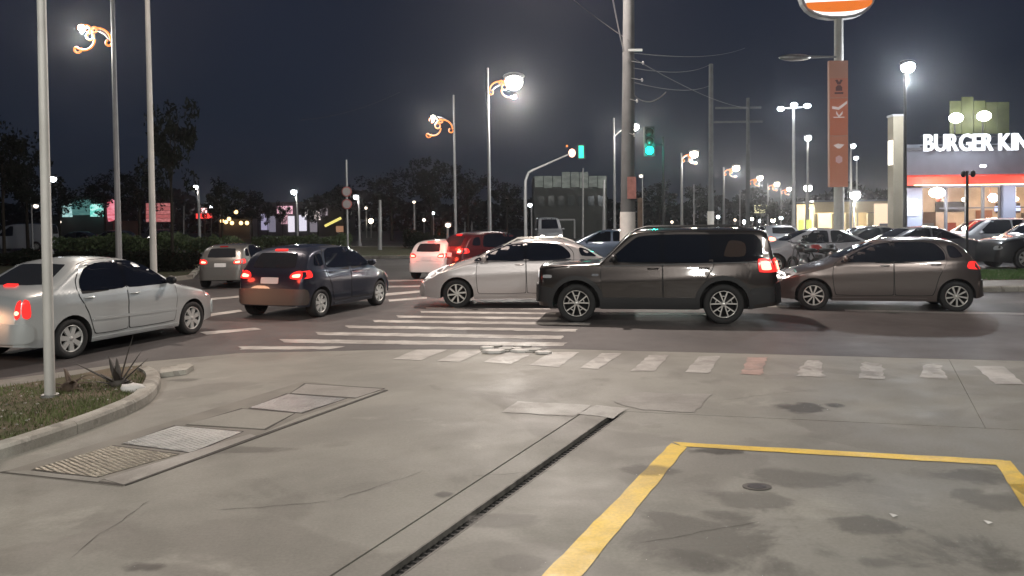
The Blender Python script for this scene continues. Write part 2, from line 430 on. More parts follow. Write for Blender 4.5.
for P_ in ([(33, 469.8), (111, 446.5), (178, 455), (97, 478)], [(123, 443.8), (176, 426.5), (242, 432.5), (191, 453)], [(187, 424.8), (243, 409.5), (294, 414), (264, 429.6)], [(250, 408), (288, 394.6), (346, 399), (301, 413.2)], [(291, 393.6), (306, 384.4), (383, 389.4), (356, 398.2)]):
    lp(grow(P_, 1.1), m_rim, .0052, 'plate_rim')
lp([(33, 469.8), (111, 446.5), (178, 455), (97, 478)], m_plate, .007, 'plate', label='yellowish chequered plate')
lp([(123, 443.8), (176, 426.5), (242, 432.5), (191, 453)], m_plate2, .007, 'plate')
lp([(187, 424.8), (243, 409.5), (294, 414), (264, 429.6)], m_conc, .007, 'plate', label='plain concrete filled cover')
lp([(250, 408), (288, 394.6), (346, 399), (301, 413.2)], m_plate2, .007, 'plate')
lp([(291, 393.6), (306, 384.4), (383, 389.4), (356, 398.2)], m_conc2, .007, 'plate', label='plain concrete filled cover at the far end')
lp([(0, 472.6), (122, 486.2), (128, 484.8), (6, 471.6)], m_rim, .0058, 'joint'); lp([(126, 486), (388, 390.6), (384, 390.2), (122, 485)], m_rim, .0058, 'joint')
lp([(124, 485.4), (256, 436.5), (250, 434.5), (104, 479.8)], m_conc2, .0065, 'border')
lp([(258, 436), (384, 390.8), (372, 393.6), (300, 417.5)], m_conc, .0065, 'border')

# dark oil stains with shapes of their own
m_oil = ground_mat('oil_stain', (.125, .115, .10), (.165, .152, .132), .58, 1.8, 1, None)
m_oil2 = ground_mat('oil_stain_dark', (.06, .055, .05), (.11, .10, .09), .6, 2.5, 1, None)
def stain_mat(name, colr, strength, seed):
    """dirt with an irregular, fading edge: shape from the sheet's own coordinates and noise"""
    m = bpy.data.materials.new(name); m.use_nodes = True; t = m.node_tree; b_ = t.nodes['Principled BSDF']; L = t.links.new
    tc = t.nodes.new('ShaderNodeTexCoord'); mp = t.nodes.new('ShaderNodeMapping'); mp.inputs['Location'].default_value = (-1, -1, 0); mp.inputs['Scale'].default_value = (2, 2, 0)
    ln_ = t.nodes.new('ShaderNodeVectorMath'); ln_.operation = 'LENGTH'; L(tc.outputs['Generated'], mp.inputs[0]); L(mp.outputs[0], ln_.inputs[0])
    g_ = t.nodes.new('ShaderNodeNewGeometry'); n = t.nodes.new('ShaderNodeTexNoise'); n.inputs['Scale'].default_value = 1.9; n.inputs['Detail'].default_value = 7; n.inputs['Roughness'].default_value = .62; n.inputs['Distortion'].default_value = .4
    of = t.nodes.new('ShaderNodeVectorMath'); of.inputs[1].default_value = (seed * 3.7, seed, 0); L(g_.outputs['Position'], of.inputs[0]); L(of.outputs[0], n.inputs['Vector'])
    m1 = t.nodes.new('ShaderNodeMath'); m1.operation = 'MULTIPLY_ADD'; m1.inputs[1].default_value = 2.6; m1.inputs[2].default_value = -1.3; L(n.outputs[0], m1.inputs[0])
    m2 = t.nodes.new('ShaderNodeMath'); m2.operation = 'ADD'; L(ln_.outputs['Value'], m2.inputs[0]); L(m1.outputs[0], m2.inputs[1])
    r_ = t.nodes.new('ShaderNodeMapRange'); r_.interpolation_type = 'SMOOTHSTEP'; r_.inputs[1].default_value = .34; r_.inputs[2].default_value = .78; r_.inputs[3].default_value = strength; r_.inputs[4].default_value = 0; L(m2.outputs[0], r_.inputs[0])
    e1 = t.nodes.new('ShaderNodeMapRange'); e1.inputs[1].default_value = .8; e1.inputs[2].default_value = .98; e1.inputs[3].default_value = 1; e1.inputs[4].default_value = 0; L(ln_.outputs['Value'], e1.inputs[0])
    m3 = t.nodes.new('ShaderNodeMath'); m3.operation = 'MULTIPLY'; L(r_.outputs[0], m3.inputs[0]); L(e1.outputs[0], m3.inputs[1]); L(m3.outputs[0], b_.inputs['Alpha'])
    b_.inputs['Base Color'].default_value = (*colr, 1); b_.inputs['Roughness'].default_value = .5; b_.inputs['Specular IOR Level'].default_value = .35; return m
st = empty('pavement_stains', (0, 0, 0), kind='structure')
OC, OD = (.085, .078, .068), (.04, .037, .034)
sms = [stain_mat('oil_stain_%d' % i, (OC, OC, OD)[i % 3], (.34, .25, .5)[i % 3], i + 1) for i in range(6)]
for i, (x, y, rx, ry, mm) in enumerate([(715, 535, 130, 46, 0), (520, 560, 36, 14, 1), (870, 526, 50, 14, 3), (750, 500, 70, 16, 4),
        (800, 478, 90, 13, 1), (945, 545, 95, 32, 0), (962, 475, 70, 12, 3), (500, 520, 50, 10, 4), (800, 408, 40, 7, 2),
        (836, 405, 18, 4, 5), (880, 562, 60, 12, 1), (150, 566, 34, 8, 2), (250, 450, 60, 6, 1), (712, 450, 46, 6, 5), (690, 562, 70, 16, 4),
        (1000, 500, 60, 16, 1), (445, 494, 14, 4, 2), (180, 380, 34, 3, 3), (650, 470, 40, 8, 3)]):
    z = .0022 + .00012 * i; c_ = gp(x, y, z); ex = (gp(x + rx, y, z) - c_).length; ey = max(abs(gp(x, y - ry, z).y - c_.y), abs(gp(x, y + ry, z).y - c_.y))
    f = MB(); f.add([(c_.x - ex, c_.y - ey, z), (c_.x + ex, c_.y - ey, z), (c_.x + ex, c_.y + ey, z), (c_.x - ex, c_.y + ey, z)], [(0, 1, 2, 3)])
    f.build('stain', sms[mm], st)
cr_ = random.Random(17)
def crack(x0_, y0_, x1_, y1_, w=.0026):
    A, B = gp(x0_, y0_, .003), gp(x1_, y1_, .003); d = B - A; nn = Vector((-d.y, d.x, 0)).normalized(); n = max(6, int(d.length / .07)); o_ = 0; vs = []
    for i in range(n + 1):
        o_ += cr_.uniform(-.016, .016); ww = w * cr_.uniform(.3, 1) * (1 if 0 < i < n else .1); p = A + d * (i / n) + nn * o_; vs += [p - nn * ww, p + nn * ww]
    f = MB(); f.add(vs, [(2 * i, 2 * i + 2, 2 * i + 3, 2 * i + 1) for i in range(n)]); f.build('crack', m_rim0, st)
m_rim0 = mat('crack_dark', (.05, .046, .04), .9)
for c_ in ((424, 470, 330, 500), (330, 500, 214, 512), (760, 520, 640, 545), (150, 500, 60, 560), (830, 388, 720, 400), (560, 470, 470, 476)): crack(*c_)
# small hole by the bay and its rim
ho = empty('drain_hole', xy(gp(757, 487)) + (0,), label='small dark hole in the concrete inside the yellow bay', cat='drain')
f = MB(); f.prism([(.10 * math.cos(t), .075 * math.sin(t)) for t in [i * .4189 for i in range(15)]], .003, .006); f.build('rim', m_oil2, ho)
f = MB(); f.prism([(.065 * math.cos(t), .05 * math.sin(t)) for t in [i * .4189 for i in range(15)]], .006, .0075); f.build('opening', m_black, ho)
for (x, y, lb) in ((893, 518, 'small white scrap of litter on the stained concrete inside the yellow bay'), (988, 525, 'tiny white scrap of litter near the right line of the yellow bay')):
    p = gp(x, y); f = MB()
    f.add([(p.x, p.y, .006), (p.x + .035, p.y + .01, .012), (p.x + .03, p.y + .04, .008), (p.x - .01, p.y + .03, .02)], [(0, 1, 2, 3), (3, 2, 1, 0)])
    f.build('litter', m_whitew, label=lb, cat='litter', group='litter scraps in the bay')
# broken paint and rubble on the third stripe
pb = empty('broken_pavement', xy(gp(512, 350)) + (0,), label='crumbled pothole with pale rubble on the third short crosswalk stripe', cat='pothole')
c1 = Vector(pb.location); rr = random.Random(5)
f = MB()
P = [gp(x, y) - c1 for x, y in ((480, 351), (498, 346.5), (530, 346), (548, 349), (535, 353), (515, 352), (500, 354))]
f.prism([xy(p) for p in P], .0045, .0065); f.build('hollow', m_oil2, pb)
for i in range(16):
    q = gp(rr.uniform(484, 544), rr.uniform(347, 354)) - c1; s = rr.uniform(.04, .13); f = MB()
    n = 6; f.prism([(q.x + s * 1.6 * rr.uniform(.6, 1) * math.cos(t * 6.283 / n), q.y + s * rr.uniform(.6, 1) * math.sin(t * 6.283 / n)) for t in range(n)], .006, .006 + s * .3)
    f.build('rubble', m_patch if i % 3 else m_whitew, pb)

# ------------------------------------------------------------------ grass island with kerb
kin = [(-90, 476), (0, 452), (50, 436), (95, 417), (132, 398), (147, 385), (150, 376), (190, 370)]
kp = [gp(*p, z=0) for p in kin[:7]]
def smooth(P, k=2, closed=False):
    for _ in range(k):
        Q = [] if closed else [P[0]]
        for i in range(len(P) - (0 if closed else 1)):
            a, b = P[i], P[(i + 1) % len(P)]; Q += [a.lerp(b, .25), a.lerp(b, .75)]
        if not closed: Q.append(P[-1])
        P = Q
    return P
outer = smooth([gp(*p) for p in ((-140, 500), (-40, 470), (4, 459), (58, 441), (108, 423), (150, 404), (161, 388), (160, 379), (150, 374))], 2)
inner = []
for i, p in enumerate(outer):
    t = (outer[min(i + 1, len(outer) - 1)] - outer[max(i - 1, 0)]).normalized(); inner.append(p + Vector((-t.y, t.x, 0)) * .15)
isl = empty('kerb', (0, 0, 0), kind='structure')
acc = 0; seg = [0]
for i in range(1, len(outer)):
    acc += (outer[i] - outer[i - 1]).length
    if acc > .85: seg.append(i); acc = 0
seg.append(len(outer) - 1)
def kerbstone(A, B, parent, h=.11):
    """A outer line, B inner line; rounded top edge"""
    s = MB(); n = len(A); rows = []
    for k in range(n):
        a, b = A[k], B[k]; d = (b - a)
        rows.append([a + Vector((0, 0, -.04)), a + Vector((0, 0, h - .03)), a + d * .12 + Vector((0, 0, h - .006)), a + d * .25 + Vector((0, 0, h)), b + Vector((0, 0, h)), b + Vector((0, 0, -.04))])
    vs = [v for r_ in rows for v in r_]
    fs = [(k * 6 + j, (k + 1) * 6 + j, (k + 1) * 6 + j + 1, k * 6 + j + 1) for k in range(n - 1) for j in range(5)]
    fs += [(0, 1, 2, 3, 4, 5), tuple((n - 1) * 6 + j for j in (5, 4, 3, 2, 1, 0))]
    s.add(vs, fs); return s.build('kerbstone', m_kerb, parent)
for a_, b_ in zip(seg[:-1], seg[1:]):
    if b_ <= a_: continue
    A = outer[a_:b_ + 1]; B = inner[a_:b_ + 1]
    if len(A) >= 2:
        A = [p.copy() for p in A]; B = [p.copy() for p in B]
        t0 = (A[1] - A[0]).normalized() * .006; t1 = (A[-1] - A[-2]).normalized() * .006
        A[0] += t0; B[0] += t0; A[-1] -= t1; B[-1] -= t1
        kerbstone(A, B, isl)
# flat concrete tail beyond the kerb nose
f = MB(); f.prism([xy(gp(*p)) for p in ((161, 372), (160, 378), (186, 374.5), (194, 369.5), (189, 367.5))], .001, .06); f.build('kerb_tail', m_kerb, isl)
back = [gp(*p) for p in ((142, 371), (110, 374), (60, 384), (0, 394), (-140, 410))]
bed = [p.copy() for p in inner] + back
s = MB(); s.prism([xy(p) for p in bed], -.04, .075); s.build('island_soil', m_soil, kind='structure')
rr = random.Random(2)
bx0, bx1 = min(p.x for p in bed), max(p.x for p in bed); by0, by1 = min(p.y for p in bed), max(p.y for p in bed)
def inpoly(x, y, P):
    c = False; n = len(P)
    for i in range(n):
        a, b = P[i], P[i - 1]
        if (a.y > y) != (b.y > y) and x < (b.x - a.x) * (y - a.y) / (b.y - a.y) + a.x: c = not c
    return c
from mathutils import noise as mnoise
g_ = MB(); cnt = 0
while cnt < 12000:
    x, y = rr.uniform(bx0, bx1), rr.uniform(by0, by1)
    if not inpoly(x, y, bed): cnt += .2; continue
    cnt += 1
    dens = mnoise.noise(Vector((x * 1.3, y * 1.3, 0)))
    edge_d = (y - by0)
    if rr.random() > .78 + dens * 1.3: continue
    if y > gp(60, 392).y + rr.uniform(-.5, .2): 
        if rr.random() < .75: continue
    a = rr.uniform(0, 6.28); h = rr.uniform(.015, .05) * (1 + dens); w = .006
    lx, ly = rr.uniform(-.03, .03), rr.uniform(-.03, .03)
    g_.add([(x - w * math.cos(a), y - w * math.sin(a), .073), (x + w * math.cos(a), y + w * math.sin(a), .073), (x + lx, y + ly, .075 + h)], [(0, 1, 2)])
g_.build('grass', m_grass, kind='stuff', label='patchy short olive grass covering the kerbed island', cat='grass')

# plants on the island
m_leaf_d = mat('dry_leaf', (.10, .07, .05), .8, noise=(9, .4)); m_leaf_g = mat('spiky_leaf', (.045, .038, .032), .7, noise=(9, .4))
def leafblade(base, dirv, ln, w, bend, m, parent, n=6):
    s = MB(); dirv = Vector(dirv).normalized(); side = dirv.cross(Vector((0, 0, 1))).normalized(); vs = []
    p = Vector(base); d = dirv.copy()
    for i in range(n + 1):
        t = i / n; ww = w * (1 - t ** 2.2) * (.6 + .8 * t if t < .5 else 1)
        upn = side.cross(d).normalized()
        vs += [p - side * ww, p + upn * ww * .35, p + side * ww, p - upn * ww * .15]
        p = p + d * (ln / n); d = (d + Vector((0, 0, -bend / n))).normalized()
    fs = [(i * 4 + j, i * 4 + (j + 1) % 4, (i + 1) * 4 + (j + 1) % 4, (i + 1) * 4 + j) for i in range(n) for j in range(4)]
    s.add(vs, fs, 0, True); return s.build('leaf', m, parent)
p = gp(119, 386, z=.07)
pl = empty('spiky_plant', p, label='dark spiky agave-like plant with stiff upright leaves on the island tip', cat='plant')
for d, l in (((-.9, -.2, .62), .42), ((.25, .1, 1), .44), ((.75, .1, .75), .34), ((.5, .3, .95), .34), ((-.35, .3, .6), .3), ((-.7, .3, .35), .24), ((.1, -.4, .5), .24), ((-.15, .2, .9), .24), ((.6, -.4, .3), .2), ((-.6, -.5, .3), .22), ((-.25, -.5, .45), .2)):
    leafblade((0, 0, 0), d, l * 1.35, .044, .1, m_leaf_g, pl)
s = MB(); s.ball((0, 0, .03), (.11, .09, .07), 10, 6); s.build('core', m_leaf_g, pl)
p = gp(70, 391, z=.07)
pl = empty('withered_plant', p, label='brown withered plant with drooping leaves beside the white pole', cat='plant')
for d, l in (((-.7, 0, .8), .28), ((.7, .2, .8), .30), ((-.2, .2, 1), .3), ((.3, -.3, .9), .26), ((-.6, -.4, .6), .26), ((.9, -.2, .5), .28), ((-.9, .3, .35), .22), ((.1, .5, .8), .26), ((.5, .1, 1), .34)):
    leafblade((0, 0, 0), d, l * 1.15, .034, 2.0, m_leaf_d, pl)
s = MB(); s.ball((0, 0, .03), (.10, .08, .08), 10, 6); s.build('core', m_leaf_d, pl)
p = gp(133, 391, z=.075); s = MB()
rr = random.Random(4); s.ball((0, 0, .03), (.13, .10, .055), 10, 7)
s.v = [(v[0] * rr.uniform(.85, 1.15), v[1] * rr.uniform(.85, 1.15), v[2] * rr.uniform(.8, 1.2)) for v in s.v]
o = s.build('rock', m_whitew, label='pale flat rock lying against the spiky plant', cat='rock'); o.location = p
s = MB(); rr = random.Random(9)
for i in range(260):
    x, y = rr.uniform(bx0, bx1), rr.uniform(by0, by1)
    if inpoly(x, y, bed): s.ball((x, y, .078), (rr.uniform(.008, .02), rr.uniform(.008, .02), .008), 5, 4)
s.build('pebbles', m_kerb, kind='stuff', label='small pebbles scattered over the island soil', cat='pebbles')

# right-hand pavement block, its kerb and verge
KX0 = 3.2
kb = empty('far_kerb', (0, 0, 0), kind='structure')
x = KX0
while x < 26:
    A = [Vector((x + .006, 19.0, 0)), Vector((x + .994, 19.0, 0))]; B = [Vector((x + .006, 19.16, 0)), Vector((x + .994, 19.16, 0))]
    kerbstone(A, B, kb, .13); x += 1
s = MB(); s.prism([(KX0, 19.16), (60, 19.16), (60, 20.9), (KX0, 20.9)], -.05, .125); s.build('pavement', m_conc2, kind='structure')
s = MB(); s.prism([(11.2, 20.9), (60, 20.9), (60, 24.6), (11.2, 24.6)], -.05, .13); s.build('verge_soil', m_soil, kind='structure')
s = MB(); s.prism([(KX0, 20.9), (11.2, 20.9), (11.2, 24.6), (60, 24.6), (60, 50), (KX0, 50)], -.05, .05); s.build('parking_lot', m_asph2, kind='structure')
rr = random.Random(12); g_ = MB()
for i in range(9000):
    x, y = rr.uniform(11.2, 17.6), rr.uniform(20.95, 24.6); a = rr.uniform(0, 6.28); h = rr.uniform(.04, .09); w = .012
    g_.add([(x - w * math.cos(a), y - w * math.sin(a), .128), (x + w * math.cos(a), y + w * math.sin(a), .128), (x + rr.uniform(-.04, .04), y, .13 + h)], [(0, 1, 2)])
m_verge = mat('verge_grass', (.06, .13, .03), .7, noise=(1.5, .3))
g_.build('grass', m_verge, kind='stuff', label='mown green grass verge in front of the restaurant car park', cat='grass')
# left islands beyond the near road
def island(name, pix, m, h=.12):
    P = [gp(*p) for p in pix]; s = MB(); s.prism([xy(p) for p in P], -.04, h); s.build(name, m, kind='structure')
    C = sum(P, Vector()) / len(P)
    k = MB()
    for i in range(len(P)):
        a, b = P[i], P[(i + 1) % len(P)]; a2 = C + (a - C) * 1.0; d = (b - a).normalized(); o_ = Vector((d.y, -d.x, 0)) * .08
        if (a + o_ - C).length < (a - C).length: o_ = -o_
        mid_ = (a + b) / 2 + o_; k.box((mid_.x, mid_.y, h / 2 + .01), ((b - a).length, .15, h + .02), math.atan2(d.y, d.x))
    k.build('island_kerb', m_kerb, kind='structure')
m_turf = ground_mat('turf', (.05, .058, .025), (.065, .055, .035), .95, .6, 1, None, bump=(20, 1, .05))
island('median_island', [(-220, 292), (120, 287), (188, 279), (205, 262), (190, 257.5), (-160, 262)], m_turf)
island('far_island', [(250, 259), (425, 258), (425, 249), (240, 247)], m_turf)

# ------------------------------------------------------------------ vehicles
m_glass = mat('tinted_glass', (.006, .008, .014), .03, spec=.6)
m_glass_r = mat('tinted_glass_rear', (.02, .022, .025), .06, spec=.6)
m_under = mat('underbody', (.008, .008, .008), .9)
m_gap = mat('panel_gap', (.006, .006, .006), .8)
m_clad = mat('grey_cladding', (.012, .012, .013), .6, bump=(200, .2, .001))
m_alloy = mat('alloy_rim', (.66, .64, .60), .3, .55)
m_hubcap = mat('hubcap_plastic', (.50, .50, .48), .42, .25)
m_rimdark = mat('rim_barrel', (.05, .05, .05), .5, .5)
m_disc = mat('wheel_recess', (.012, .012, .012), .8)
m_chrome = mat('chrome', (.75, .75, .75), .15, 1)
m_plate_w = mat('licence_plate', (.62, .62, .62), .5)
m_mirror = mat('mirror_glass', (.3, .32, .35), .05, .9)
m_tl = mat('taillight_red', (.35, .01, .012), .15, coat=.5)
m_tl_on = mat('taillight_glow', (.6, .03, .03), .2, emit=(1, .03, .025), es=1.1)
m_tl_core = mat('taillight_core', (.8, .3, .2), .2, emit=(1, .26, .16), es=5)
m_tl_w = mat('taillight_clear', (.7, .55, .5), .1, coat=1)
m_hl = mat('headlight_lens', (.45, .46, .47), .08, .2, coat=1)
m_hl_on = mat('headlight_glow', (.9, .9, .9), .2, emit=(1, .95, .86), es=9)
m_hl_soft = mat('headlight_soft', (.9, .9, .9), .2, emit=(1, .95, .9), es=.35)
m_amber = mat('indicator_amber', (.7, .25, .03), .2, coat=.5)
def paint(name, col, metal=.6, rough=.34, coat=1): return mat(name, col, rough, metal, coat=coat)

def chaikin(P, k=2, closed=True):
    for _ in range(k):
        Q = [] if closed else [P[0]]
        for i in range(len(P) - (0 if closed else 1)):
            a, b = P[i], P[(i + 1) % len(P)]
            Q += [(a[0] * .75 + b[0] * .25, a[1] * .75 + b[1] * .25), (a[0] * .25 + b[0] * .75, a[1] * .25 + b[1] * .75)]
        if not closed: Q.append(P[-1])
        P = Q
    return P
def interp(P, x):
    if x <= P[0][0]: return P[0][1]
    lo, hi = 0, len(P) - 1
    if x >= P[hi][0]: return P[hi][1]
    while hi - lo > 1:
        m = (lo + hi) // 2
        if P[m][0] <= x: lo = m
        else: hi = m
    a, b = P[lo], P[hi]
    return a[1] + (b[1] - a[1]) * (x - a[0]) / max(1e-9, b[0] - a[0])

class Car:
    def __init__(s, L, W, wb, fo, rw, prof, belt, tumble=.38, sill=.2, R=.13, ft=.26, rt=.16, arch=.06):
        s.L, s.W, s.wb, s.fo, s.rw, s.belt, s.tumble, s.sill, s.R, s.ft, s.rt = L, W, wb, fo, rw, belt, tumble, sill, R, ft, rt
        s.prof = chaikin(prof, 2, False); s.ax = (fo, fo + wb); s.ra = rw + arch
    def zt(s, x): return interp(s.prof, x)
    def bl(s, x): return interp(s.belt, x)
    def zb(s, x, arches=True):
        z = s.sill + max(0, .55 - x) * .10 + max(0, x - (s.L - .6)) * .14
        if arches:
            for a in s.ax:
                d = abs(x - a)
                if d < s.ra - 1e-4: z = max(z, s.rw + math.sqrt(s.ra ** 2 - d * d))
        return min(z, s.zt(x) - .05)
    def plan(s, x):
        f = 1
        if x < 1.0: f -= s.ft * ((1.0 - x) / 1.0) ** 2.4
        if x > s.L - .8: f -= s.rt * ((x - s.L + .8) / .8) ** 2.4
        e = min(x, s.L - x)
        if e < .14: f -= .10 * (1 - max(e, 0) / .14) ** 2.2
        return f
    def w(s, x, z):
        b = s.W / 2 * s.plan(x); zt = s.zt(x); bz = s.bl(x)
        if z < .45: b *= 1 - .06 * ((.45 - z) / .3) ** 2
        if z > .62: b -= .025 * ((min(z, bz) - .62) / .35) ** 2 if z > .62 else 0
        if z > bz: b -= .012 * min(1, (z - bz) / .03) + s.tumble * (z - bz)
        b += .010 * math.exp(-((z - .66 - .05 * x) / .065) ** 2) * min(1, max(0, x - .5) * 2) * min(1, max(0, s.L - .3 - x) * 2)
        t = (zt - z) / s.R
        if t < 1: b *= (1 - (1 - max(t, 0)) ** 2.4) ** (1 / 2.4)
        return max(b, 0)
    def X(s, x): return s.fo + s.wb / 2 - x
    def body(s, m, parent):
        st = set()
        n = 46
        for i in range(n + 1): st.add(round(s.L * i / n, 4))
        for k in range(1, 8): st.add(round(.14 * (k / 8) ** 2, 4)); st.add(round(s.L - .14 * (k / 8) ** 2, 4))
        for a in s.ax:
            for k in range(13):
                th = math.pi * k / 12; st.add(round(a - math.cos(th) * (s.ra - .0008), 4))
            st.add(round(a - s.ra - .001, 4)); st.add(round(a + s.ra + .001, 4))
        st = sorted(v for v in st if 0 <= v <= s.L); NJ = 15; NK = 9; N = NJ + NK
        vs = []; fs = []; ms = []; sm = []
        for x in st:
            zb, zt = s.zb(x), s.zt(x); R = min(s.R, (zt - zb) * .6); zl = zt - R; row = []
            for j in range(NJ): row.append(zb + (zl - zb) * j / (NJ - 1))
            for k in range(1, NK): row.append(zl + R * math.sin(math.pi / 2 * (k / NK) ** .9))
            row.append(zt)
            for z in row: vs.append((s.X(x), s.w(x, z), z))
            for z in reversed(row[:-1]): vs.append((s.X(x), -s.w(x, z), z))
        K = 2 * N - 1
        for i in range(len(st) - 1):
            for j in range(K - 1): fs.append((i * K + j, i * K + j + 1, (i + 1) * K + j + 1, (i + 1) * K + j)); ms.append(0); sm.append(True)
        b0 = len(vs)
        for i in range(len(st)): vs += [vs[i * K], vs[i * K + K - 1]]
        for i in range(len(st) - 1): fs.append((b0 + 2 * i, b0 + 2 * i + 2, b0 + 2 * i + 3, b0 + 2 * i + 1)); ms.append(1); sm.append(False)
        for i, rev in ((0, False), (len(st) - 1, True)):
            b1 = len(vs); vs += [vs[i * K + j] for j in range(K)]
            t = tuple(b1 + j for j in range(K)); fs.append(tuple(reversed(t)) if not rev else t); ms.append(0); sm.append(False)
        me = bpy.data.meshes.new('body'); me.from_pydata(vs, [], fs); me.materials.append(m); me.materials.append(m_under)
        me.polygons.foreach_set('material_index', ms); me.polygons.foreach_set('use_smooth', sm); me.update()
        bm = bmesh.new(); bm.from_mesh(me); bmesh.ops.recalc_face_normals(bm, faces=bm.faces); bm.to_mesh(me); bm.free()
        o = bpy.data.objects.new('body', me); COL.objects.link(o); o.parent = parent; return o
    # projecting a point on the skin
    def skin(s, kind, u, v):
        """side: (x from front, z) ; front/rear: (y, z) ; returns local point (positive y side)"""
        if kind == 'side': return Vector((s.X(u), s.w(u, v), v))
        ya = abs(u); inside = lambda x: s.zb(x, False) <= v <= s.zt(x) and ya <= s.w(x, v)
        rng = [i * .03 for i in range(int(s.L * .75 / .03))]
        prev = None
        for r in rng:
            x = r if kind == 'front' else s.L - r
            if inside(x):
                if prev is None: return Vector((s.X(x), u, v))
                lo, hi = prev, x
                for _ in range(9):
                    md = (lo + hi) / 2
                    if inside(md): hi = md
                    else: lo = md
                return Vector((s.X(hi), u, v))
            prev = x
        return Vector((s.X(s.L / 2), u, v))
    def panel(s, name, kind, poly, m, parent, off=.006, side=1, rnd=1, step=.09, thick=.02, label=None, smooth=True):
        if rnd: 
            Q = []
            n = len(poly)
            for i in range(n):
                a, b, c = poly[i - 1], poly[i], poly[(i + 1) % n]; r = rnd * .04
                for o_, q in ((a, 0), (c, 1)):
                    d = math.hypot(o_[0] - b[0], o_[1] - b[1]); t = min(.4, r / d); Q.append((b[0] + (o_[0] - b[0]) * t, b[1] + (o_[1] - b[1]) * t))
            poly = Q
            poly = chaikin(poly, 1)
        D = []
        n = len(poly)
        for i in range(n):
            a, b = poly[i], poly[(i + 1) % n]; k = max(1, int(math.hypot(a[0] - b[0], a[1] - b[1]) / step))
            for t in range(k): D.append((a[0] + (b[0] - a[0]) * t / k, a[1] + (b[1] - a[1]) * t / k))
        B = len(D); xs = [p[0] for p in D]; ys = [p[1] for p in D]; pts = [Vector(p) for p in D]
        def inn(x, y):
            c = False
            for i in range(B):
                a, b = D[i], D[i - 1]
                if (a[1] > y) != (b[1] > y) and x < (b[0] - a[0]) * (y - a[1]) / (b[1] - a[1]) + a[0]: c = not c
            return c
        gx = min(xs) + step / 2
        while gx < max(xs):
            gy = min(ys) + step / 2
            while gy < max(ys):
                if inn(gx, gy) and min((gx - p[0]) ** 2 + (gy - p[1]) ** 2 for p in D) > (step * .35) ** 2: pts.append(Vector((gx, gy)))
                gy += step
            gx += step
        r = delaunay_2d_cdt(pts, [(i, (i + 1) % B) for i in range(B)], [list(range(B))], 1, 1e-5)
        V2, FC = r[0], r[2]
        V = []; eps = .01
        for p in V2:
            q = s.skin(kind, p[0], p[1]); qx = s.skin(kind, p[0] + eps, p[1]); qz = s.skin(kind, p[0], p[1] - eps)
            nn = (qx - q).cross(qz - q)
            if kind == 'side': nn = nn if nn.y > 0 else -nn
            elif kind == 'front': nn = nn if nn.x > 0 else -nn
            else: nn = nn if nn.x < 0 else -nn
            if nn.length > 0: nn.normalize()
            V.append((q, nn))
        F_ = [tuple(f) for f in FC]
        top = [q + nn * off for q, nn in V]
        # boundary edges
        ec = {}
        for f in F_:
            for i in range(len(f)):
                e_ = (f[i], f[(i + 1) % len(f)]); ec[tuple(sorted(e_))] = ec.get(tuple(sorted(e_)), 0) + 1
        bd = [(f[i], f[(i + 1) % len(f)]) for f in F_ for i in range(len(f)) if ec[tuple(sorted((f[i], f[(i + 1) % len(f)])))] == 1]
        mb = MB()
        if side < 0 and kind == 'side':
            top = [Vector((p.x, -p.y, p.z)) for p in top]; V = [(Vector((q.x, -q.y, q.z)), Vector((k.x, -k.y, k.z))) for q, k in V]
        # orientation
        if F_:
            f = F_[0]; nf = (top[f[1]] - top[f[0]]).cross(top[f[2]] - top[f[0]])
            if nf.dot(V[f[0]][1]) < 0: F_ = [tuple(reversed(f)) for f in F_]; bd = [(b, a) for a, b in bd]
        mb.add(top, F_, 0, smooth)
        sk = []; sf = []
        for a, b in bd:
            i = len(sk); sk += [top[a], top[b], V[b][0] - V[b][1] * thick, V[a][0] - V[a][1] * thick]; sf.append((i, i + 3, i + 2, i + 1))
        mb.add(sk, sf, 0, False)
        return mb.build(name, m, parent, label=label)
    def both(s, name, poly, m, parent, **k):
        return [s.panel(name, 'side', poly, m, parent, side=sd, **k) for sd in (1, -1)]
    def arch_trim(s, m, parent, wid=.07, off=.012):
        for a in s.ax:
            P = []
            n = 14; a0 = math.asin(min(1, max(-1, (s.rw - s.sill - .04) / s.ra)))
            th = [-.35 + (math.pi + .7) * i / n for i in range(n + 1)]
            zc = s.rw
            inner = [(a - (s.ra - .004) * math.cos(t), max(s.sill + .02, zc + (s.ra - .004) * math.sin(t))) for t in th]
            outer_ = [(a - (s.ra + wid) * math.cos(t), max(s.sill + .02, zc + (s.ra + wid) * math.sin(t))) for t in th]
            s.both('wheel_arch_trim', inner + outer_[::-1], m, parent, off=off, rnd=0, step=.12)
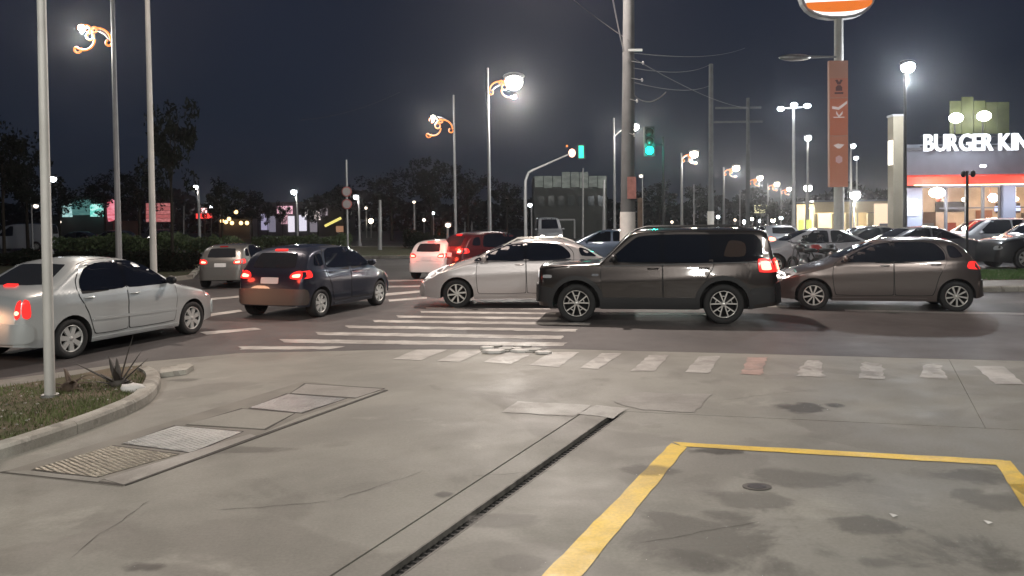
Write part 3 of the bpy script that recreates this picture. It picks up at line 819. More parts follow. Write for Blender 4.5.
    def wheels(s, parent, style, rim_mat, width=.2, wh_lab=None):
        k = MB(); k.box((s.X(s.L / 2), 0, .46), (s.L - 1.0, s.W - .56, .44)); k.build('underbody', m_under, parent)
        r = s.rw; rr = r * .68
        for ax in s.ax:
            for sd in (1, -1):
                y0 = sd * (s.W / 2 - width / 2 - .025)
                k = MB(); q = lambda y: y * sd
                k.lathe([(0.0, q(-.02)), (rr * .99, q(-.02)), (rr * .99, q(-.09)), (0, q(-.09))], 24)
                hub = k.build('wheel', m_disc, parent); hub.location = (s.X(ax), y0, r)
                t = MB(); h = width / 2
                t.lathe([(rr, q(-h)), (r * .93, q(-h)), (r, q(-h * .8)), (r, q(h * .8)), (r * .97, q(h * .97)), (r * .85, q(h * 1.03)), (rr * 1.02, q(h * .93)), (rr * .99, q(h * .6)), (rr * .98, q(-h))], 36)
                t.build('tyre', m_rubber, hub)
                m = MB(); yo = h * .86
                lw = .965 if style == 'five' else .945; m.lathe([(rr * 1.0, q(yo - .02)), (rr * 1.0, q(yo + .008)), (rr * lw, q(yo + .006)), (rr * lw * .98, q(yo - .012))], 36); m.lathe([(rr * lw * .98, q(yo - .012)), (rr * .90, q(yo - .05)), (rr * .90, q(-h * .5))], 36, m=1)
                m.lathe([(0.001, q(yo)), (rr * .16, q(yo)), (rr * .2, q(yo - .02)), (rr * .2, q(-.02))], 14)
                ns = {'five': 5, 'ten': 9, 'cap': 7, 'turbine': 8}[style]
                for i in range(ns):
                    a = 2 * math.pi * i / ns + .3
                    def sp(a0, a1, w0, w1):
                        d0 = Vector((math.cos(a0), 0, math.sin(a0))); d1 = Vector((math.cos(a1), 0, math.sin(a1)))
                        p0, p1 = d0 * rr * .14, d1 * rr * .95; tn = (p1 - p0).normalized(); sdv = Vector((-tn.z, 0, tn.x))
                        vs = []
                        for p, w_, yy in ((p0, w0, yo - .004), (p1, w1, yo - .006)):
                            for sgn in (-1, 1): vs += [p + sdv * w_ * sgn + Vector((0, q(yy), 0)), p + sdv * w_ * sgn * 1.1 + Vector((0, q(yy - .03), 0))]
                        m.add(vs, [(0, 4, 6, 2), (1, 3, 7, 5), (0, 1, 5, 4), (2, 6, 7, 3), (4, 5, 7, 6)])
                    if style == 'five':
                        sp(a, a + .30, .009, .011); sp(a, a - .30, .009, .011)
                        m.tube([(rr * .60 * math.cos(a + t_), q(yo - .006), rr * .60 * math.sin(a + t_)) for t_ in (-.2, -.1, 0, .1, .2)], .010, 5)
                    elif style == 'ten': sp(a, a + .20, .010, .017)
                    elif style == 'cap': sp(a, a, .028, .040)
                    else: sp(a, a + .35, .014, .020)
                m.build('rim', [rim_mat, m_rimdark], hub)
    def mirror(s, x, z, m, parent):
        for sd in (1, -1):
            y = s.w(x, z); k = MB(); k.ball((s.X(x), sd * (y + .13), z + .03), (.06, .105, .075), 14, 8); k.tube([(s.X(x), sd * (y - .01), z - .01), (s.X(x), sd * (y + .07), z)], .022, 8)
            o = k.build('wing_mirror', m, parent)
            k = MB(); c = Vector((s.X(x) - .058, sd * (y + .135), z + .03)); k.add([c + Vector((0, -.075, -.045)), c + Vector((0, .075, -.04)), c + Vector((0, .07, .045)), c + Vector((0, -.075, .045))], [(0, 1, 2, 3), (3, 2, 1, 0)])
            k.build('mirror_glass', m_mirror, o)
    def handle(s, x, z, m, parent):
        for sd in (1, -1):
            y = s.w(x, z); k = MB()
            k.tube([(s.X(x) + .09, sd * (y + .0), z), (s.X(x) + .075, sd * (y + .028), z), (s.X(x) - .075, sd * (y + .030), z), (s.X(x) - .09, sd * y, z)], .013, 8, 0)
            k.build('door_handle', m, parent)

def curve_poly(*p): return list(p)
m_pil = mat('gloss_black_pillar', (.006, .007, .010), .06, spec=.6)
def pillars(c, W1, W2, parent):
    c.both('pillar_trim', W1[:-1] + W2[1:], m_pil, parent, off=.009)
def doors(c, m, parent, split, seams_only=False):
    """split: list of door outline polygons in side view; black gap below, proud panel above"""
    for P in split:
        cx = sum(p[0] for p in P) / len(P); cz = sum(p[1] for p in P) / len(P)
        big = [(cx + (x - cx) * 1.0 + (.011 if x > cx else -.011), z + (.011 if z > cz else -.011)) for x, z in P]
        c.both('door_gap', big, m_gap, parent, off=.0022, thick=.004, rnd=1, step=.07)
        c.both('door', P, m, parent, off=.0062, thick=.006, rnd=1, step=.06)

def car_root(name, pa, pb, wb, facing, W, scale=None, **k):
    """pa, pb: pixels where the near-side front and rear wheels touch the road; facing: which local side (+1/-1) is near"""
    A, B = gp(*pa), gp(*pb); d = (A - B); sc = d.length / wb; d.normalize(); yaw = math.atan2(d.y, d.x)
    left = Vector((-d.y, d.x, 0)); use = scale or sc
    mid_ = (A + B) / 2 - left * facing * (W / 2 - .12) * use
    print('CAR', name, 'implied scale %.3f' % sc, 'loc', [round(v, 2) for v in mid_], 'yaw', round(math.degrees(yaw), 1))
    o = empty(name, mid_, yaw, **k); o.scale = (use, use, use); return o

def car_anchor(name, pr, fx, wb, facing, W, sc, **k):
    """near-side rear wheel stands at pixel pr; heading chosen so that the front wheel comes to column fx"""
    B = gp(*pr); best = None
    for i in range(-40, 1240):
        yw = math.radians(i * .1); d = Vector((math.cos(yw), math.sin(yw), 0)); A = B + d * wb * sc
        q = A - Vector((0, 0, CAMH)); px = 512 + F * q.dot(RT) / q.dot(FW); e_ = abs(px - fx)
        if best is None or e_ < best[0]: best = (e_, yw, d, A)
    _, yw, d, A = best; left = Vector((-d.y, d.x, 0))
    o = empty(name, (A + B) / 2 - left * facing * (W / 2 - .12) * sc, yw, **k); o.scale = (sc,) * 3
    print('CAR', name, 'yaw', round(math.degrees(yw), 1), 'err', round(best[0], 2)); return o

# --- silver three-box sedan, far left
def make_sedan(root, pm, lit=True):
    c = Car(4.25, 1.74, 2.63, .80, .30, [(0, .42), (.02, .55), (.07, .68), (.25, .80), (.7, .92), (1.08, .985), (1.5, 1.24), (1.9, 1.44), (2.3, 1.515), (2.8, 1.52), (3.15, 1.45), (3.5, 1.24), (3.75, 1.10), (4.08, 1.06), (4.19, 1.0), (4.23, .8), (4.25, .42)],
            [(0, .86), (1.0, .93), (4.25, 1.0)], tumble=.36, R=.12)
    c.body(pm, root)
    W1 = [(1.32, .985), (1.72, 1.27), (2.0, 1.405), (2.27, 1.435), (2.30, .975)]
    W2 = [(2.38, .975), (2.36, 1.437), (2.8, 1.42), (3.05, 1.36), (3.22, 1.17), (3.24, 1.0)]
    doors(c, pm, root, [[(1.28, .32), (1.22, .72), (1.24, .94), (1.66, 1.30), (1.98, 1.45), (2.31, 1.475), (2.33, .32)],
                        [(2.35, .32), (2.345, 1.475), (2.85, 1.46), (3.1, 1.40), (3.28, 1.16), (3.29, .95), (3.12, .66), (3.02, .32)]])
    pillars(c, W1, W2, root)
    for P in (W1, W2): c.both('window', P, m_glass, root, off=.014)
    c.both('side_rubbing_strip', [(1.24, .50), (1.24, .545), (3.06, .575), (3.06, .53)], pm, root, off=.016, rnd=.3)
    c.both('sill_trim', [(1.17, .225), (1.17, .27), (3.05, .27), (3.05, .225)], pm, root, off=.014, rnd=.2)
    c.panel('windscreen', 'front', [(-.60, 1.03), (-.50, 1.40), (.50, 1.40), (.60, 1.03)], m_glass, root)
    c.panel('rear_window', 'rear', [(-.58, 1.13), (-.46, 1.42), (.46, 1.42), (.58, 1.13)], m_glass_r, root)
    c.both('headlight', [(.07, .66), (.12, .74), (.5, .82), (.42, .66)], m_hl, root, off=.008)
    c.both('taillight', [(4.07, .68), (4.08, .97), (4.165, .94), (4.185, .68)], m_tl_on if lit else m_tl, root, off=.01)
    for sg in (1, -1):
        c.panel('taillight', 'rear', [(sg * .655, .68), (sg * .66, .95), (sg * .725, .95), (sg * .725, .68)], m_tl_on if lit else m_tl, root, off=.01)
        c.panel('taillight_core', 'rear', [(sg * .665, .74), (sg * .665, .80), (sg * .71, .80), (sg * .71, .74)], m_tl_core if lit else m_tl, root, off=.02, rnd=.4)
    c.panel('brake_light', 'rear', [(-.12, 1.11), (-.12, 1.135), (.12, 1.135), (.12, 1.11)], m_tl_on, root, off=.02, rnd=.1)
    c.panel('number_plate', 'rear', [(-.2, .76), (-.2, .88), (.2, .88), (.2, .76)], m_plate_w, root, off=.012, rnd=.3)
    c.panel('rear_bumper', 'rear', [(-.80, .32), (-.8, .62), (.8, .62), (.8, .32)], pm, root, off=.03)
    c.panel('front_bumper', 'front', [(-.7, .30), (-.7, .58), (.7, .58), (.7, .30)], pm, root, off=.02)
    c.panel('grille', 'front', [(-.4, .36), (-.4, .46), (.4, .46), (.4, .36)], m_black, root, off=.028)
    c.wheels(root, 'cap', m_hubcap); c.mirror(1.42, 1.02, m_black, root)
    c.handle(2.18, .89, pm, root); c.handle(3.12, .90, pm, root)
    return c
p_silver = paint('silver_paint', (.52, .55, .55), .45)
r1 = car_anchor('silver_sedan', (68, 358), 189, 2.63, -1, 1.74, .92, label='silver four-door sedan with hubcaps driving off behind the grass island', cat='car')
make_sedan(r1, p_silver)

# --- small hatchbacks
def make_hatch(root, pm, lit=1, low=None, rims='cap', rim_mat=None, trim=None, head=None, big=False, core=True):
    if not big:
        c = Car(3.82, 1.68, 2.46, .76, .30, [(0, .42), (.02, .55), (.07, .70), (.28, .84), (.65, .94), (.92, 1.0), (1.3, 1.25), (1.62, 1.44), (1.95, 1.52), (2.5, 1.53), (3.1, 1.50), (3.40, 1.42), (3.56, 1.20), (3.68, 1.02), (3.76, .92), (3.80, .7), (3.82, .42)],
                [(0, .86), (.9, .95), (3.82, 1.02)], tumble=.34, R=.12)
    else:
        c = Car(4.02, 1.74, 2.70, .80, .305, [(0, .42), (.02, .52), (.08, .64), (.30, .78), (.75, .90), (1.12, .985), (1.5, 1.18), (1.95, 1.38), (2.3, 1.475), (2.7, 1.49), (3.2, 1.475), (3.56, 1.42), (3.78, 1.20), (3.89, 1.02), (3.97, .90), (4.0, .7), (4.02, .42)],
                [(0, .84), (1.1, .935), (4.02, 1.04)], tumble=.36, R=.12)
    L = c.L; c.body(pm, root)
    if not big:
        W1 = [(1.18, 1.01), (1.5, 1.28), (1.74, 1.42), (2.02, 1.445), (2.04, 1.0)]; W2 = [(2.11, 1.0), (2.10, 1.447), (2.7, 1.44), (2.86, 1.40), (2.95, 1.22), (2.98, 1.03)]
        D = [[(1.12, .32), (1.08, .72), (1.10, .97), (1.48, 1.31), (1.72, 1.46), (2.05, 1.485), (2.07, .32)], [(2.09, .32), (2.085, 1.485), (2.75, 1.475), (2.92, 1.43), (3.03, 1.22), (3.03, .95), (2.86, .68), (2.78, .32)]]
        Q = [(3.07, 1.08), (3.04, 1.36), (3.26, 1.33), (3.38, 1.10)]
    else:
        W1 = [(1.30, .985), (1.68, 1.20), (1.98, 1.33), (2.28, 1.385), (2.30, .985)]; W2 = [(2.37, .985), (2.355, 1.39), (2.85, 1.395), (3.12, 1.365), (3.28, 1.20), (3.30, 1.02)]
        D = [[(1.22, .32), (1.17, .72), (1.20, .945), (1.66, 1.24), (1.96, 1.37), (2.31, 1.425), (2.33, .32)], [(2.35, .32), (2.345, 1.425), (2.9, 1.42), (3.14, 1.385), (3.31, 1.2), (3.32, 1.0), (3.16, .70), (3.06, .32)]]
        Q = [(3.37, 1.07), (3.32, 1.33), (3.48, 1.31), (3.64, 1.09)]
    doors(c, pm, root, D)
    pillars(c, W1, W2, root)
    for P in (W1, W2, Q): c.both('window', P, m_glass, root, off=.014)
    f0 = 1.0 if not big else 1.03
    c.panel('windscreen', 'front', [(-.58, f0 + .03), (-.50, 1.38), (.50, 1.38), (.58, f0 + .03)], m_glass, root)
    c.panel('tailgate', 'rear', [(-.58, .70), (-.60, 1.0), (-.50, 1.46), (.50, 1.46), (.60, 1.0), (.58, .70)], pm, root, off=.005)
    c.panel('rear_window', 'rear', [(-.50, 1.06), (-.43, 1.37), (.43, 1.37), (.50, 1.06)], m_glass_r, root, off=.012)
    tl = m_tl_on if lit else m_tl
    c.both('taillight', [(L - .34, .86), (L - .30, 1.02), (L - .14, 1.0), (L - .04, .84)], tl, root, off=.01)
    for sg in (1, -1):
        c.panel('taillight', 'rear', [(sg * .44, .84), (sg * .46, .96), (sg * .66, 1.02), (sg * .72, .84)], tl, root, off=.012)
        if core: c.panel('taillight_core', 'rear', [(sg * .50, .87), (sg * .50, .92), (sg * .66, .94), (sg * .66, .87)], m_tl_core if lit else m_tl_w, root, off=.022, rnd=.4)
    if lit: c.panel('brake_light', 'rear', [(-.14, 1.41), (-.14, 1.435), (.14, 1.435), (.14, 1.41)], m_tl_on if lit > 1 else m_tl, root, off=.02, rnd=.1)
    c.panel('number_plate', 'rear', [(-.2, .74), (-.2, .87), (.2, .87), (.2, .74)], m_plate_w, root, off=.014, rnd=.3)
    c.panel('rear_bumper', 'rear', [(-.77, .30), (-.77, .64), (.77, .64), (.77, .30)], low or pm, root, off=.03)
    c.panel('front_bumper', 'front', [(-.68, .28), (-.68, .56), (.68, .56), (.68, .28)], pm, root, off=.02)
    c.panel('grille', 'front', [(-.38, .34), (-.42, .48), (.42, .48), (.38, .34)], m_black, root, off=.03)
    c.both('headlight', [(.06, .62), (.10, .70), (.48, .83), (.50, .76), (.22, .62)], head or m_hl, root, off=.01)
    for sg in (1, -1): c.panel('headlight', 'front', [(sg * .44, .60), (sg * .44, .68), (sg * .68, .72), (sg * .72, .62)], head or m_hl, root, off=.012)
    if trim: c.arch_trim(trim, root)
    if big:
        c.both('headlight_beam', [(.10, .635), (.12, .70), (.27, .745), (.26, .66)], m_hl_on, root, off=.018, rnd=.5)
    c.both('sill_trim', [(1.15, .215), (1.15, .27), (L - 1.06, .27), (L - 1.06, .215)], trim or pm, root, off=.014, rnd=.2)
    c.wheels(root, rims, rim_mat or m_hubcap); c.mirror(1.3 if not big else 1.42, 1.04, pm, root)
    c.handle(1.92 if not big else 2.16, .92, m_chrome if big else pm, root); c.handle(2.86 if not big else 3.12, .94, m_chrome if big else pm, root)
    k = MB(); k.tube([(c.X(L - .75), 0, c.zt(L - .75) - .01), (c.X(L - .55), 0, c.zt(L - .75) + .14)], .004, 5); k.build('aerial', m_black, root)
    return c
r2 = car_anchor('dark_hatchback', (318.5, 317), 377, 2.46, -1, 1.84, .93, label='dark blue-black hatchback with glowing red tail lights waiting left of the long crosswalk', cat='car')
make_hatch(r2, paint('midnight_blue_paint', (.022, .027, .045), .5), lit=2, low=mat('brown_bumper', (.085, .065, .055), .55)); r2.scale.y *= 1.09  # rear bumper browner and less glossy than the body paint
m_tan = paint('pale_beige_paint', (.17, .165, .155), .45)
r3 = car_anchor('pale_hatchback', (247, 287), 268, 2.46, -1, 1.68, .84, label='pale grey hatchback partly hidden behind the dark blue hatchback', cat='car')
make_hatch(r3, m_tan, lit=1)
r4 = car_anchor('white_hatchback', (450, 279), 474, 2.46, -1, 1.68, .84, label='white hatchback with red tail lights ahead of the silver car nose', cat='car')
make_hatch(r4, paint('white_paint', (.72, .70, .69), .05), lit=2)
r5 = car_anchor('maroon_hatchback', (476, 280), 537, 2.46, -1, 1.68, 1.0, label='dark red hatchback with a lit high brake light behind the silver five-door car', cat='car')
make_hatch(r5, paint('maroon_paint', (.10, .015, .018), .4), lit=2)
r8 = car_root('bronze_hatchback', (813, 309.5), (955.5, 311.3), 2.70, 1, 1.74, label='grey-brown hatchback with bright alloy wheels and headlight on, behind the boxy dark utility vehicle', cat='car')
make_hatch(r8, paint('bronze_paint', (.155, .13, .12), .72, .3), lit=1, rims='ten', rim_mat=m_alloy, trim=None, head=m_hl, big=True, core=False)

# --- sleek silver five-door
def make_five(root, pm):
    c = Car(4.36, 1.78, 2.62, .86, .315, [(0, .42), (.02, .54), (.10, .66), (.35, .82), (.8, .98), (1.15, 1.08), (1.6, 1.28), (2.05, 1.44), (2.5, 1.505), (3.0, 1.51), (3.4, 1.46), (3.75, 1.33), (4.05, 1.15), (4.2, 1.04), (4.30, .92), (4.34, .7), (4.36, .42)],
            [(0, .86), (1.1, .98), (4.36, 1.08)], tumble=.36, R=.12)
    c.body(pm, root)
    W0 = [(1.22, 1.035), (1.40, 1.13), (1.44, 1.03)]
    W1 = [(1.50, 1.03), (1.50, 1.17), (1.95, 1.36), (2.35, 1.42), (2.37, 1.03)]; W2 = [(2.44, 1.03), (2.42, 1.425), (2.9, 1.42), (3.2, 1.36), (3.38, 1.20), (3.40, 1.07)]
    doors(c, pm, root, [[(1.33, .32), (1.30, .72), (1.32, 1.0), (1.48, 1.21), (1.93, 1.40), (2.38, 1.465), (2.40, .32)], [(2.42, .32), (2.415, 1.465), (2.95, 1.46), (3.25, 1.40), (3.45, 1.22), (3.46, 1.04), (3.28, .72), (3.14, .32)]])
    pillars(c, W1, W2, root)
    for P in (W0, W1, W2, [(3.62, 1.12), (3.56, 1.32), (3.72, 1.27), (3.98, 1.11)]): c.both('window', P, m_glass, root, off=.014)
    c.panel('windscreen', 'front', [(-.62, 1.12), (-.52, 1.42), (.52, 1.42), (.62, 1.12)], m_glass, root)
    c.panel('rear_window', 'rear', [(-.55, 1.10), (-.46, 1.40), (.46, 1.40), (.55, 1.10)], m_glass_r, root)
    c.both('headlight', [(.08, .64), (.13, .74), (.58, .93), (.56, .84), (.30, .66)], m_hl_soft, root, off=.01)
    for sg in (1, -1):
        c.panel('headlight', 'front', [(sg * .46, .62), (sg * .46, .70), (sg * .72, .78), (sg * .72, .64)], m_hl_soft, root, off=.012)
        c.panel('taillight', 'rear', [(sg * .5, .86), (sg * .52, .98), (sg * .74, 1.02), (sg * .76, .86)], m_tl_on, root, off=.012)
    c.both('taillight', [(4.0, .88), (4.02, 1.02), (4.2, 1.0), (4.3, .86)], m_tl_on, root, off=.01)
    c.panel('front_bumper', 'front', [(-.72, .28), (-.72, .56), (.72, .56), (.72, .28)], pm, root, off=.02)
    c.panel('grille', 'front', [(-.42, .34), (-.46, .5), (.46, .5), (.42, .34)], m_black, root, off=.03)
    c.panel('rear_bumper', 'rear', [(-.8, .30), (-.8, .66), (.8, .66), (.8, .30)], pm, root, off=.03)
    c.both('sill_trim', [(1.25, .215), (1.25, .27), (3.1, .27), (3.1, .215)], pm, root, off=.014, rnd=.2)
    c.both('chrome_strip', [(1.26, 1.015), (3.5, 1.055), (3.5, 1.04), (1.26, 1.0)], m_chrome, root, off=.01, rnd=0)
    c.wheels(root, 'turbine', m_alloy); c.mirror(1.48, 1.07, pm, root); c.handle(2.26, .95, pm, root); c.handle(3.24, .98, pm, root)
    for sd in (1, -1):
        k = MB(); k.tube([(c.X(1.9), sd * .56, c.zt(1.9) - .02), (c.X(2.2), sd * .57, 1.515), (c.X(3.2), sd * .57, 1.53), (c.X(3.5), sd * .55, 1.43)], .015, 6); k.build('roof_rail', m_alloy, root)
r6 = car_root('silver_five_door', (457.5, 307.5), (575, 306.5), 2.62, 1, 1.78, label='pale silver five-door car facing left across the long crosswalk stripes', cat='car')
make_five(r6, paint('champagne_paint', (.52, .48, .47), .45))

# --- boxy dark utility vehicle
def make_suv(root, pm, lit=True, clad=True):
    c = Car(4.20, 1.80, 2.57, .70, .345, [(0, .45), (.005, .70), (.01, .95), (.015, 1.00), (.03, 1.04), (.10, 1.06), (.6, 1.085), (1.10, 1.10), (1.16, 1.125), (1.4, 1.36), (1.62, 1.585), (1.68, 1.63), (1.80, 1.66), (2.4, 1.68), (3.4, 1.68), (3.92, 1.665), (4.0, 1.65), (4.03, 1.60), (4.09, 1.35), (4.14, 1.10), (4.17, 1.0), (4.19, .7), (4.20, .45)],
            [(0, .98), (1.1, 1.04), (4.2, 1.10)], tumble=.22, R=.07, sill=.25, ft=.10, rt=.07, arch=.085)
    c.body(pm, root)
    W1 = [(1.26, 1.08), (1.40, 1.22), (1.66, 1.44), (1.80, 1.54), (2.18, 1.565), (2.19, 1.08)]; W2 = [(2.27, 1.08), (2.26, 1.567), (2.95, 1.565), (3.02, 1.50), (3.04, 1.08)]
    Q = [(3.26, 1.17), (3.36, 1.46), (3.60, 1.44), (3.66, 1.36), (3.64, 1.17)]
    doors(c, pm, root, [[(1.17, .40), (1.14, .9), (1.16, 1.05), (1.60, 1.46), (1.78, 1.585), (2.215, 1.61), (2.22, .40)], [(2.24, .40), (2.235, 1.61), (3.0, 1.605), (3.09, 1.52), (3.10, 1.0), (2.96, .80), (2.84, .40)]])
    pillars(c, W1, W2[:-2] + [(3.80, 1.565), (3.92, 1.45), (3.94, 1.10), (3.04, 1.06)], root)
    for P in (W1, W2): c.both('window', P, m_glass, root, off=.014)
    m_q = mat('quarter_glass_reflection', (.045, .032, .026), .06, spec=.7)  # brown reflection on the quarter window, put into the glass colour
    c.both('window', Q, m_q, root, off=.016, label='rear quarter window with a brownish reflection painted into the glass')
    c.both('window_trim', [(1.2, 1.02), (3.86, 1.09), (3.86, 1.075), (1.2, 1.005)], m_black, root, off=.012, rnd=0)
    c.panel('windscreen', 'front', [(-.66, 1.15), (-.58, 1.58), (.58, 1.58), (.66, 1.15)], m_glass, root)
    c.panel('rear_window', 'rear', [(-.58, 1.15), (-.54, 1.52), (.54, 1.52), (.58, 1.15)], m_glass_r, root)
    c.panel('grille', 'front', [(-.48, .80), (-.48, .94), (.48, .94), (.48, .80)], m_black, root, off=.015)
    for i in range(7):
        y = -.36 + i * .12; c.panel('grille_slot', 'front', [(y - .035, .81), (y - .035, .93), (y + .035, .93), (y + .035, .81)], m_gap, root, off=.02, rnd=.4)
    for sg in (1, -1):
        c.panel('headlight', 'front', [(sg * .54, .80), (sg * .54, .94), (sg * .72, .94), (sg * .72, .80)], m_hl_soft, root, off=.018)
        c.panel('taillight', 'rear', [(sg * .60, .90), (sg * .60, 1.14), (sg * .80, 1.14), (sg * .80, .90)], m_tl_on, root, off=.03, rnd=.7)
        c.panel('taillight_core', 'rear', [(sg * .64, .94), (sg * .64, 1.09), (sg * .77, 1.09), (sg * .77, .94)], m_tl_core, root, off=.045, rnd=.5)
    c.both('taillight', [(3.86, .90), (3.84, 1.13), (4.05, 1.13), (4.14, .90)], m_tl_on, root, off=.03, rnd=.7)
    c.both('taillight_core', [(3.90, .94), (3.89, 1.09), (4.03, 1.09), (4.07, .94)], m_tl_core, root, off=.045, rnd=.5)
    c.both('indicator', [(.10, .80), (.10, .86), (.26, .86), (.26, .80)], m_hl, root, off=.02, rnd=.4)
    c.panel('rear_bumper', 'rear', [(-.84, .36), (-.84, .74), (.84, .74), (.84, .36)], m_clad, root, off=.05)
    c.panel('front_bumper', 'front', [(-.78, .36), (-.78, .70), (.78, .70), (.78, .36)], m_clad, root, off=.05)
    c.panel('number_plate', 'rear', [(-.2, .78), (-.2, .9), (.2, .9), (.2, .78)], m_plate_w, root, off=.014, rnd=.3)
    c.arch_trim(m_clad, root, .075, .02)
    c.both('sill_cladding', [(1.12, .26), (1.12, .46), (2.86, .46), (2.86, .26)], m_clad, root, off=.022, rnd=.3)
    c.both('bumper_side', [(3.72, .34), (3.72, .62), (4.16, .66), (4.17, .40)], m_clad, root, off=.02, rnd=.3)
    c.both('bumper_side', [(.04, .38), (.04, .66), (.27, .62), (.27, .34)], m_clad, root, off=.02, rnd=.3)
    c.wheels(root, 'five', m_alloy, .22); c.mirror(1.38, 1.12, m_black, root); c.handle(2.06, .97, pm, root); c.handle(2.94, .98, pm, root)
    c.both('fender_badge', [(.98, .84), (.98, .88), (1.10, .88), (1.10, .84)], m_chrome, root, off=.012, rnd=.2)
    for sd in (1, -1):
        k = MB(); k.tube([(c.X(1.75), sd * .60, c.zt(1.75) + .0), (c.X(1.95), sd * .61, 1.70), (c.X(3.5), sd * .61, 1.71), (c.X(3.7), sd * .60, 1.645)], .018, 8); k.build('roof_rail', m_black, root)
    k = MB(); k.tube([(c.X(3.75), 0, 1.64), (c.X(3.9), 0, 1.74)], .006, 5); k.build('aerial', m_black, root)
r7 = car_root('boxy_suv', (577, 322), (723.5, 323.5), 2.57, 1, 1.80, label='dark charcoal boxy utility vehicle with split-spoke alloys, nearest car in the middle of the road', cat='car')
make_suv(r7, paint('charcoal_paint', (.046, .039, .036), .8, .28))

# light thrown by the lamps of the cars
def loc_on(root, x, y, z): return Matrix.LocRotScale(root.location, root.rotation_euler, root.scale) @ Vector((x, y, z))
for rt, x, z, pw in ((r2, -1.98, .9, 4), (r5, -2.0, 1.35, 45), (r4, -2.0, .9, 3), (r7, -2.3, 1.0, 3)):
    for sy in ((-.6, .6) if rt is not r5 else (0,)): plight('tail_light_glow', loc_on(rt, x, sy, z), pw, (1, .08, .04), .08)
a_ = loc_on(r1, 2.25, .5, .68); t_ = loc_on(r2, -1.9, 0, .35); plight('dipped_beam', a_, 45, (1, .50, .28), .25, spot=50, aim=t_, blend=.9)
a_ = loc_on(r8, 2.3, .55, .68); plight('dipped_beam', a_, 160, (1, .9, .8), .06, spot=60, aim=loc_on(r8, 5, .5, .2), blend=.9)

# ------------------------------------------------------------------ street lamps and poles
def ypole(px, base_py): return gp(px, base_py)
def decoration(parent, org, dx, s, col=None):
    """curled rope-light ornament on the lamp arm; dx = +1/-1 direction, s = size in metres"""
    m = MB(); P = []
    def arc(cx, cz, r, a0, a1, n=9, r1=None):
        r1 = r if r1 is None else r1
        return [(cx + (r + (r1 - r) * i / n) * math.cos(a0 + (a1 - a0) * i / n), cz + (r + (r1 - r) * i / n) * math.sin(a0 + (a1 - a0) * i / n)) for i in range(n + 1)]
    curves = [arc(.42, -.02, .36, math.pi, math.pi * .25), arc(.12, -.06, .08, math.pi, 2 * math.pi + 1.2),
              arc(.80, .05, .30, math.pi * 1.02, math.pi * 1.75), arc(.98, -.22, .12, math.pi * .9, math.pi * 2.6, 10, .05),
              arc(.70, .30, .16, -.6, math.pi * 1.5, 10, .06), arc(.62, .12, .10, 0, 6.3), arc(.84, .34, .10, -.3, 5.0), arc(.50, .30, .07, 0, 6)]
    for c in curves: m.tube([(org[0] + dx * x * s, org[1] - .02, org[2] + z * s) for x, z in c], .022 * s + .01, 6)
    return m.build('light_ornament', e_orange, parent)
def street_lamp(px, Y, lpx, lpy, label, topy=None, size=.35, lm=None, power=0, deco=True, base_w=.11, group='ornamented street lamps', pm=None, head='ball', arm=True, col=(1, .95, .86), w2=None, dsize=None):
    """pole column at pixel px, distance Y; luminaire at pixel (lpx, lpy)"""
    base = pt(px, 260, Y); base.z = .05
    q = pt(lpx, lpy, Y); L = Vector((q.x - base.x, 0, q.z - base.z))
    topz = (pt(px, topy, Y).z - base.z) if topy is not None else L.z + .1
    o = empty('street_lamp', base, label=label, cat='street lamp', group=group)
    k = MB(); n = 8; k.tube([(0, 0, topz * i / n) for i in range(n + 1)], [base_w * (1 - .45 * i / n) for i in range(n + 1)], 10)
    k.tube([(0, 0, 0), (0, 0, .25)], base_w * 1.5, 10)
    k.build('pole', pm or m_pole_g, o)
    dx = 1 if L.x > 0 else -1
    if arm and abs(L.x) > .15:
        k = MB(); az = min(L.z - .25 * abs(L.x), topz - .05)
        k.tube([(0, 0, az - .3), (L.x * .25, 0, az + .05), (L.x * .6, 0, L.z - .02), (L.x * .85, 0, L.z + .04)], .045, 8); k.build('arm', pm or m_pole_g, o)
    k = MB(); k.ball((L.x, .02, L.z + size * .34), (size * .66, size * .42, size * .24), 12, 6); k.build('lamp_housing', pm or m_pole_g, o)
    k = MB(); k.ball((L.x, 0, L.z), (size * .52, size * .5, size * .48) if head == 'ball' else (size * .9, size * .5, size * .28), 14, 8)
    k.build('lamp_glass', lm or e_warm, o)
    if deco: decoration(o, (0 if abs(L.x) < dsize_default(dsize, L) else 0, 0, L.z - (.32 if dsize is None else .32 * dsize) * 1.0 * abs(L.x)), dx, dsize or abs(L.x) * 1.02)
    if power: plight('lamp_light', (base.x + L.x, Y, base.z + L.z - size * .9), power, col, .2)
    return o
def dsize_default(a, L): return 0
street_lamp(119, 28, 82, 28, 'tall street lamp with amber scroll ornament near the top left corner', topy=-60, size=.26, lm=e_bright, power=900, dsize=1.3, w2=.1)
street_lamp(490, 40, 514, 82, 'street lamp with the largest bright glow above the white pole left of centre', topy=68, size=.85, lm=e_bright, power=4200)
street_lamp(456, 54, 433, 117, 'street lamp with an amber ornament leaning left, left of the brightest lamp', topy=95, size=.30, power=1200, dsize=1.8)
street_lamp(615, 58, 635, 127, 'street lamp right behind the thick concrete utility pole', topy=118, size=.55, deco=False, power=1500, lm=e_bright)
rowl = [(682, 692, 157, 75, 'first and tallest lamp of the amber row going away right of the green signal'), (724, 734, 171, 92, 'second lamp of the amber row going away, beside the pale thick pole'),
        (749, 758, 181, 108, 'third lamp of the amber row going away down the street'), (768, 775, 187, 125, 'fourth lamp of the amber row going away down the street'), (781, 787, 192, 142, 'fifth and farthest lamp of the amber row going away down the street')]
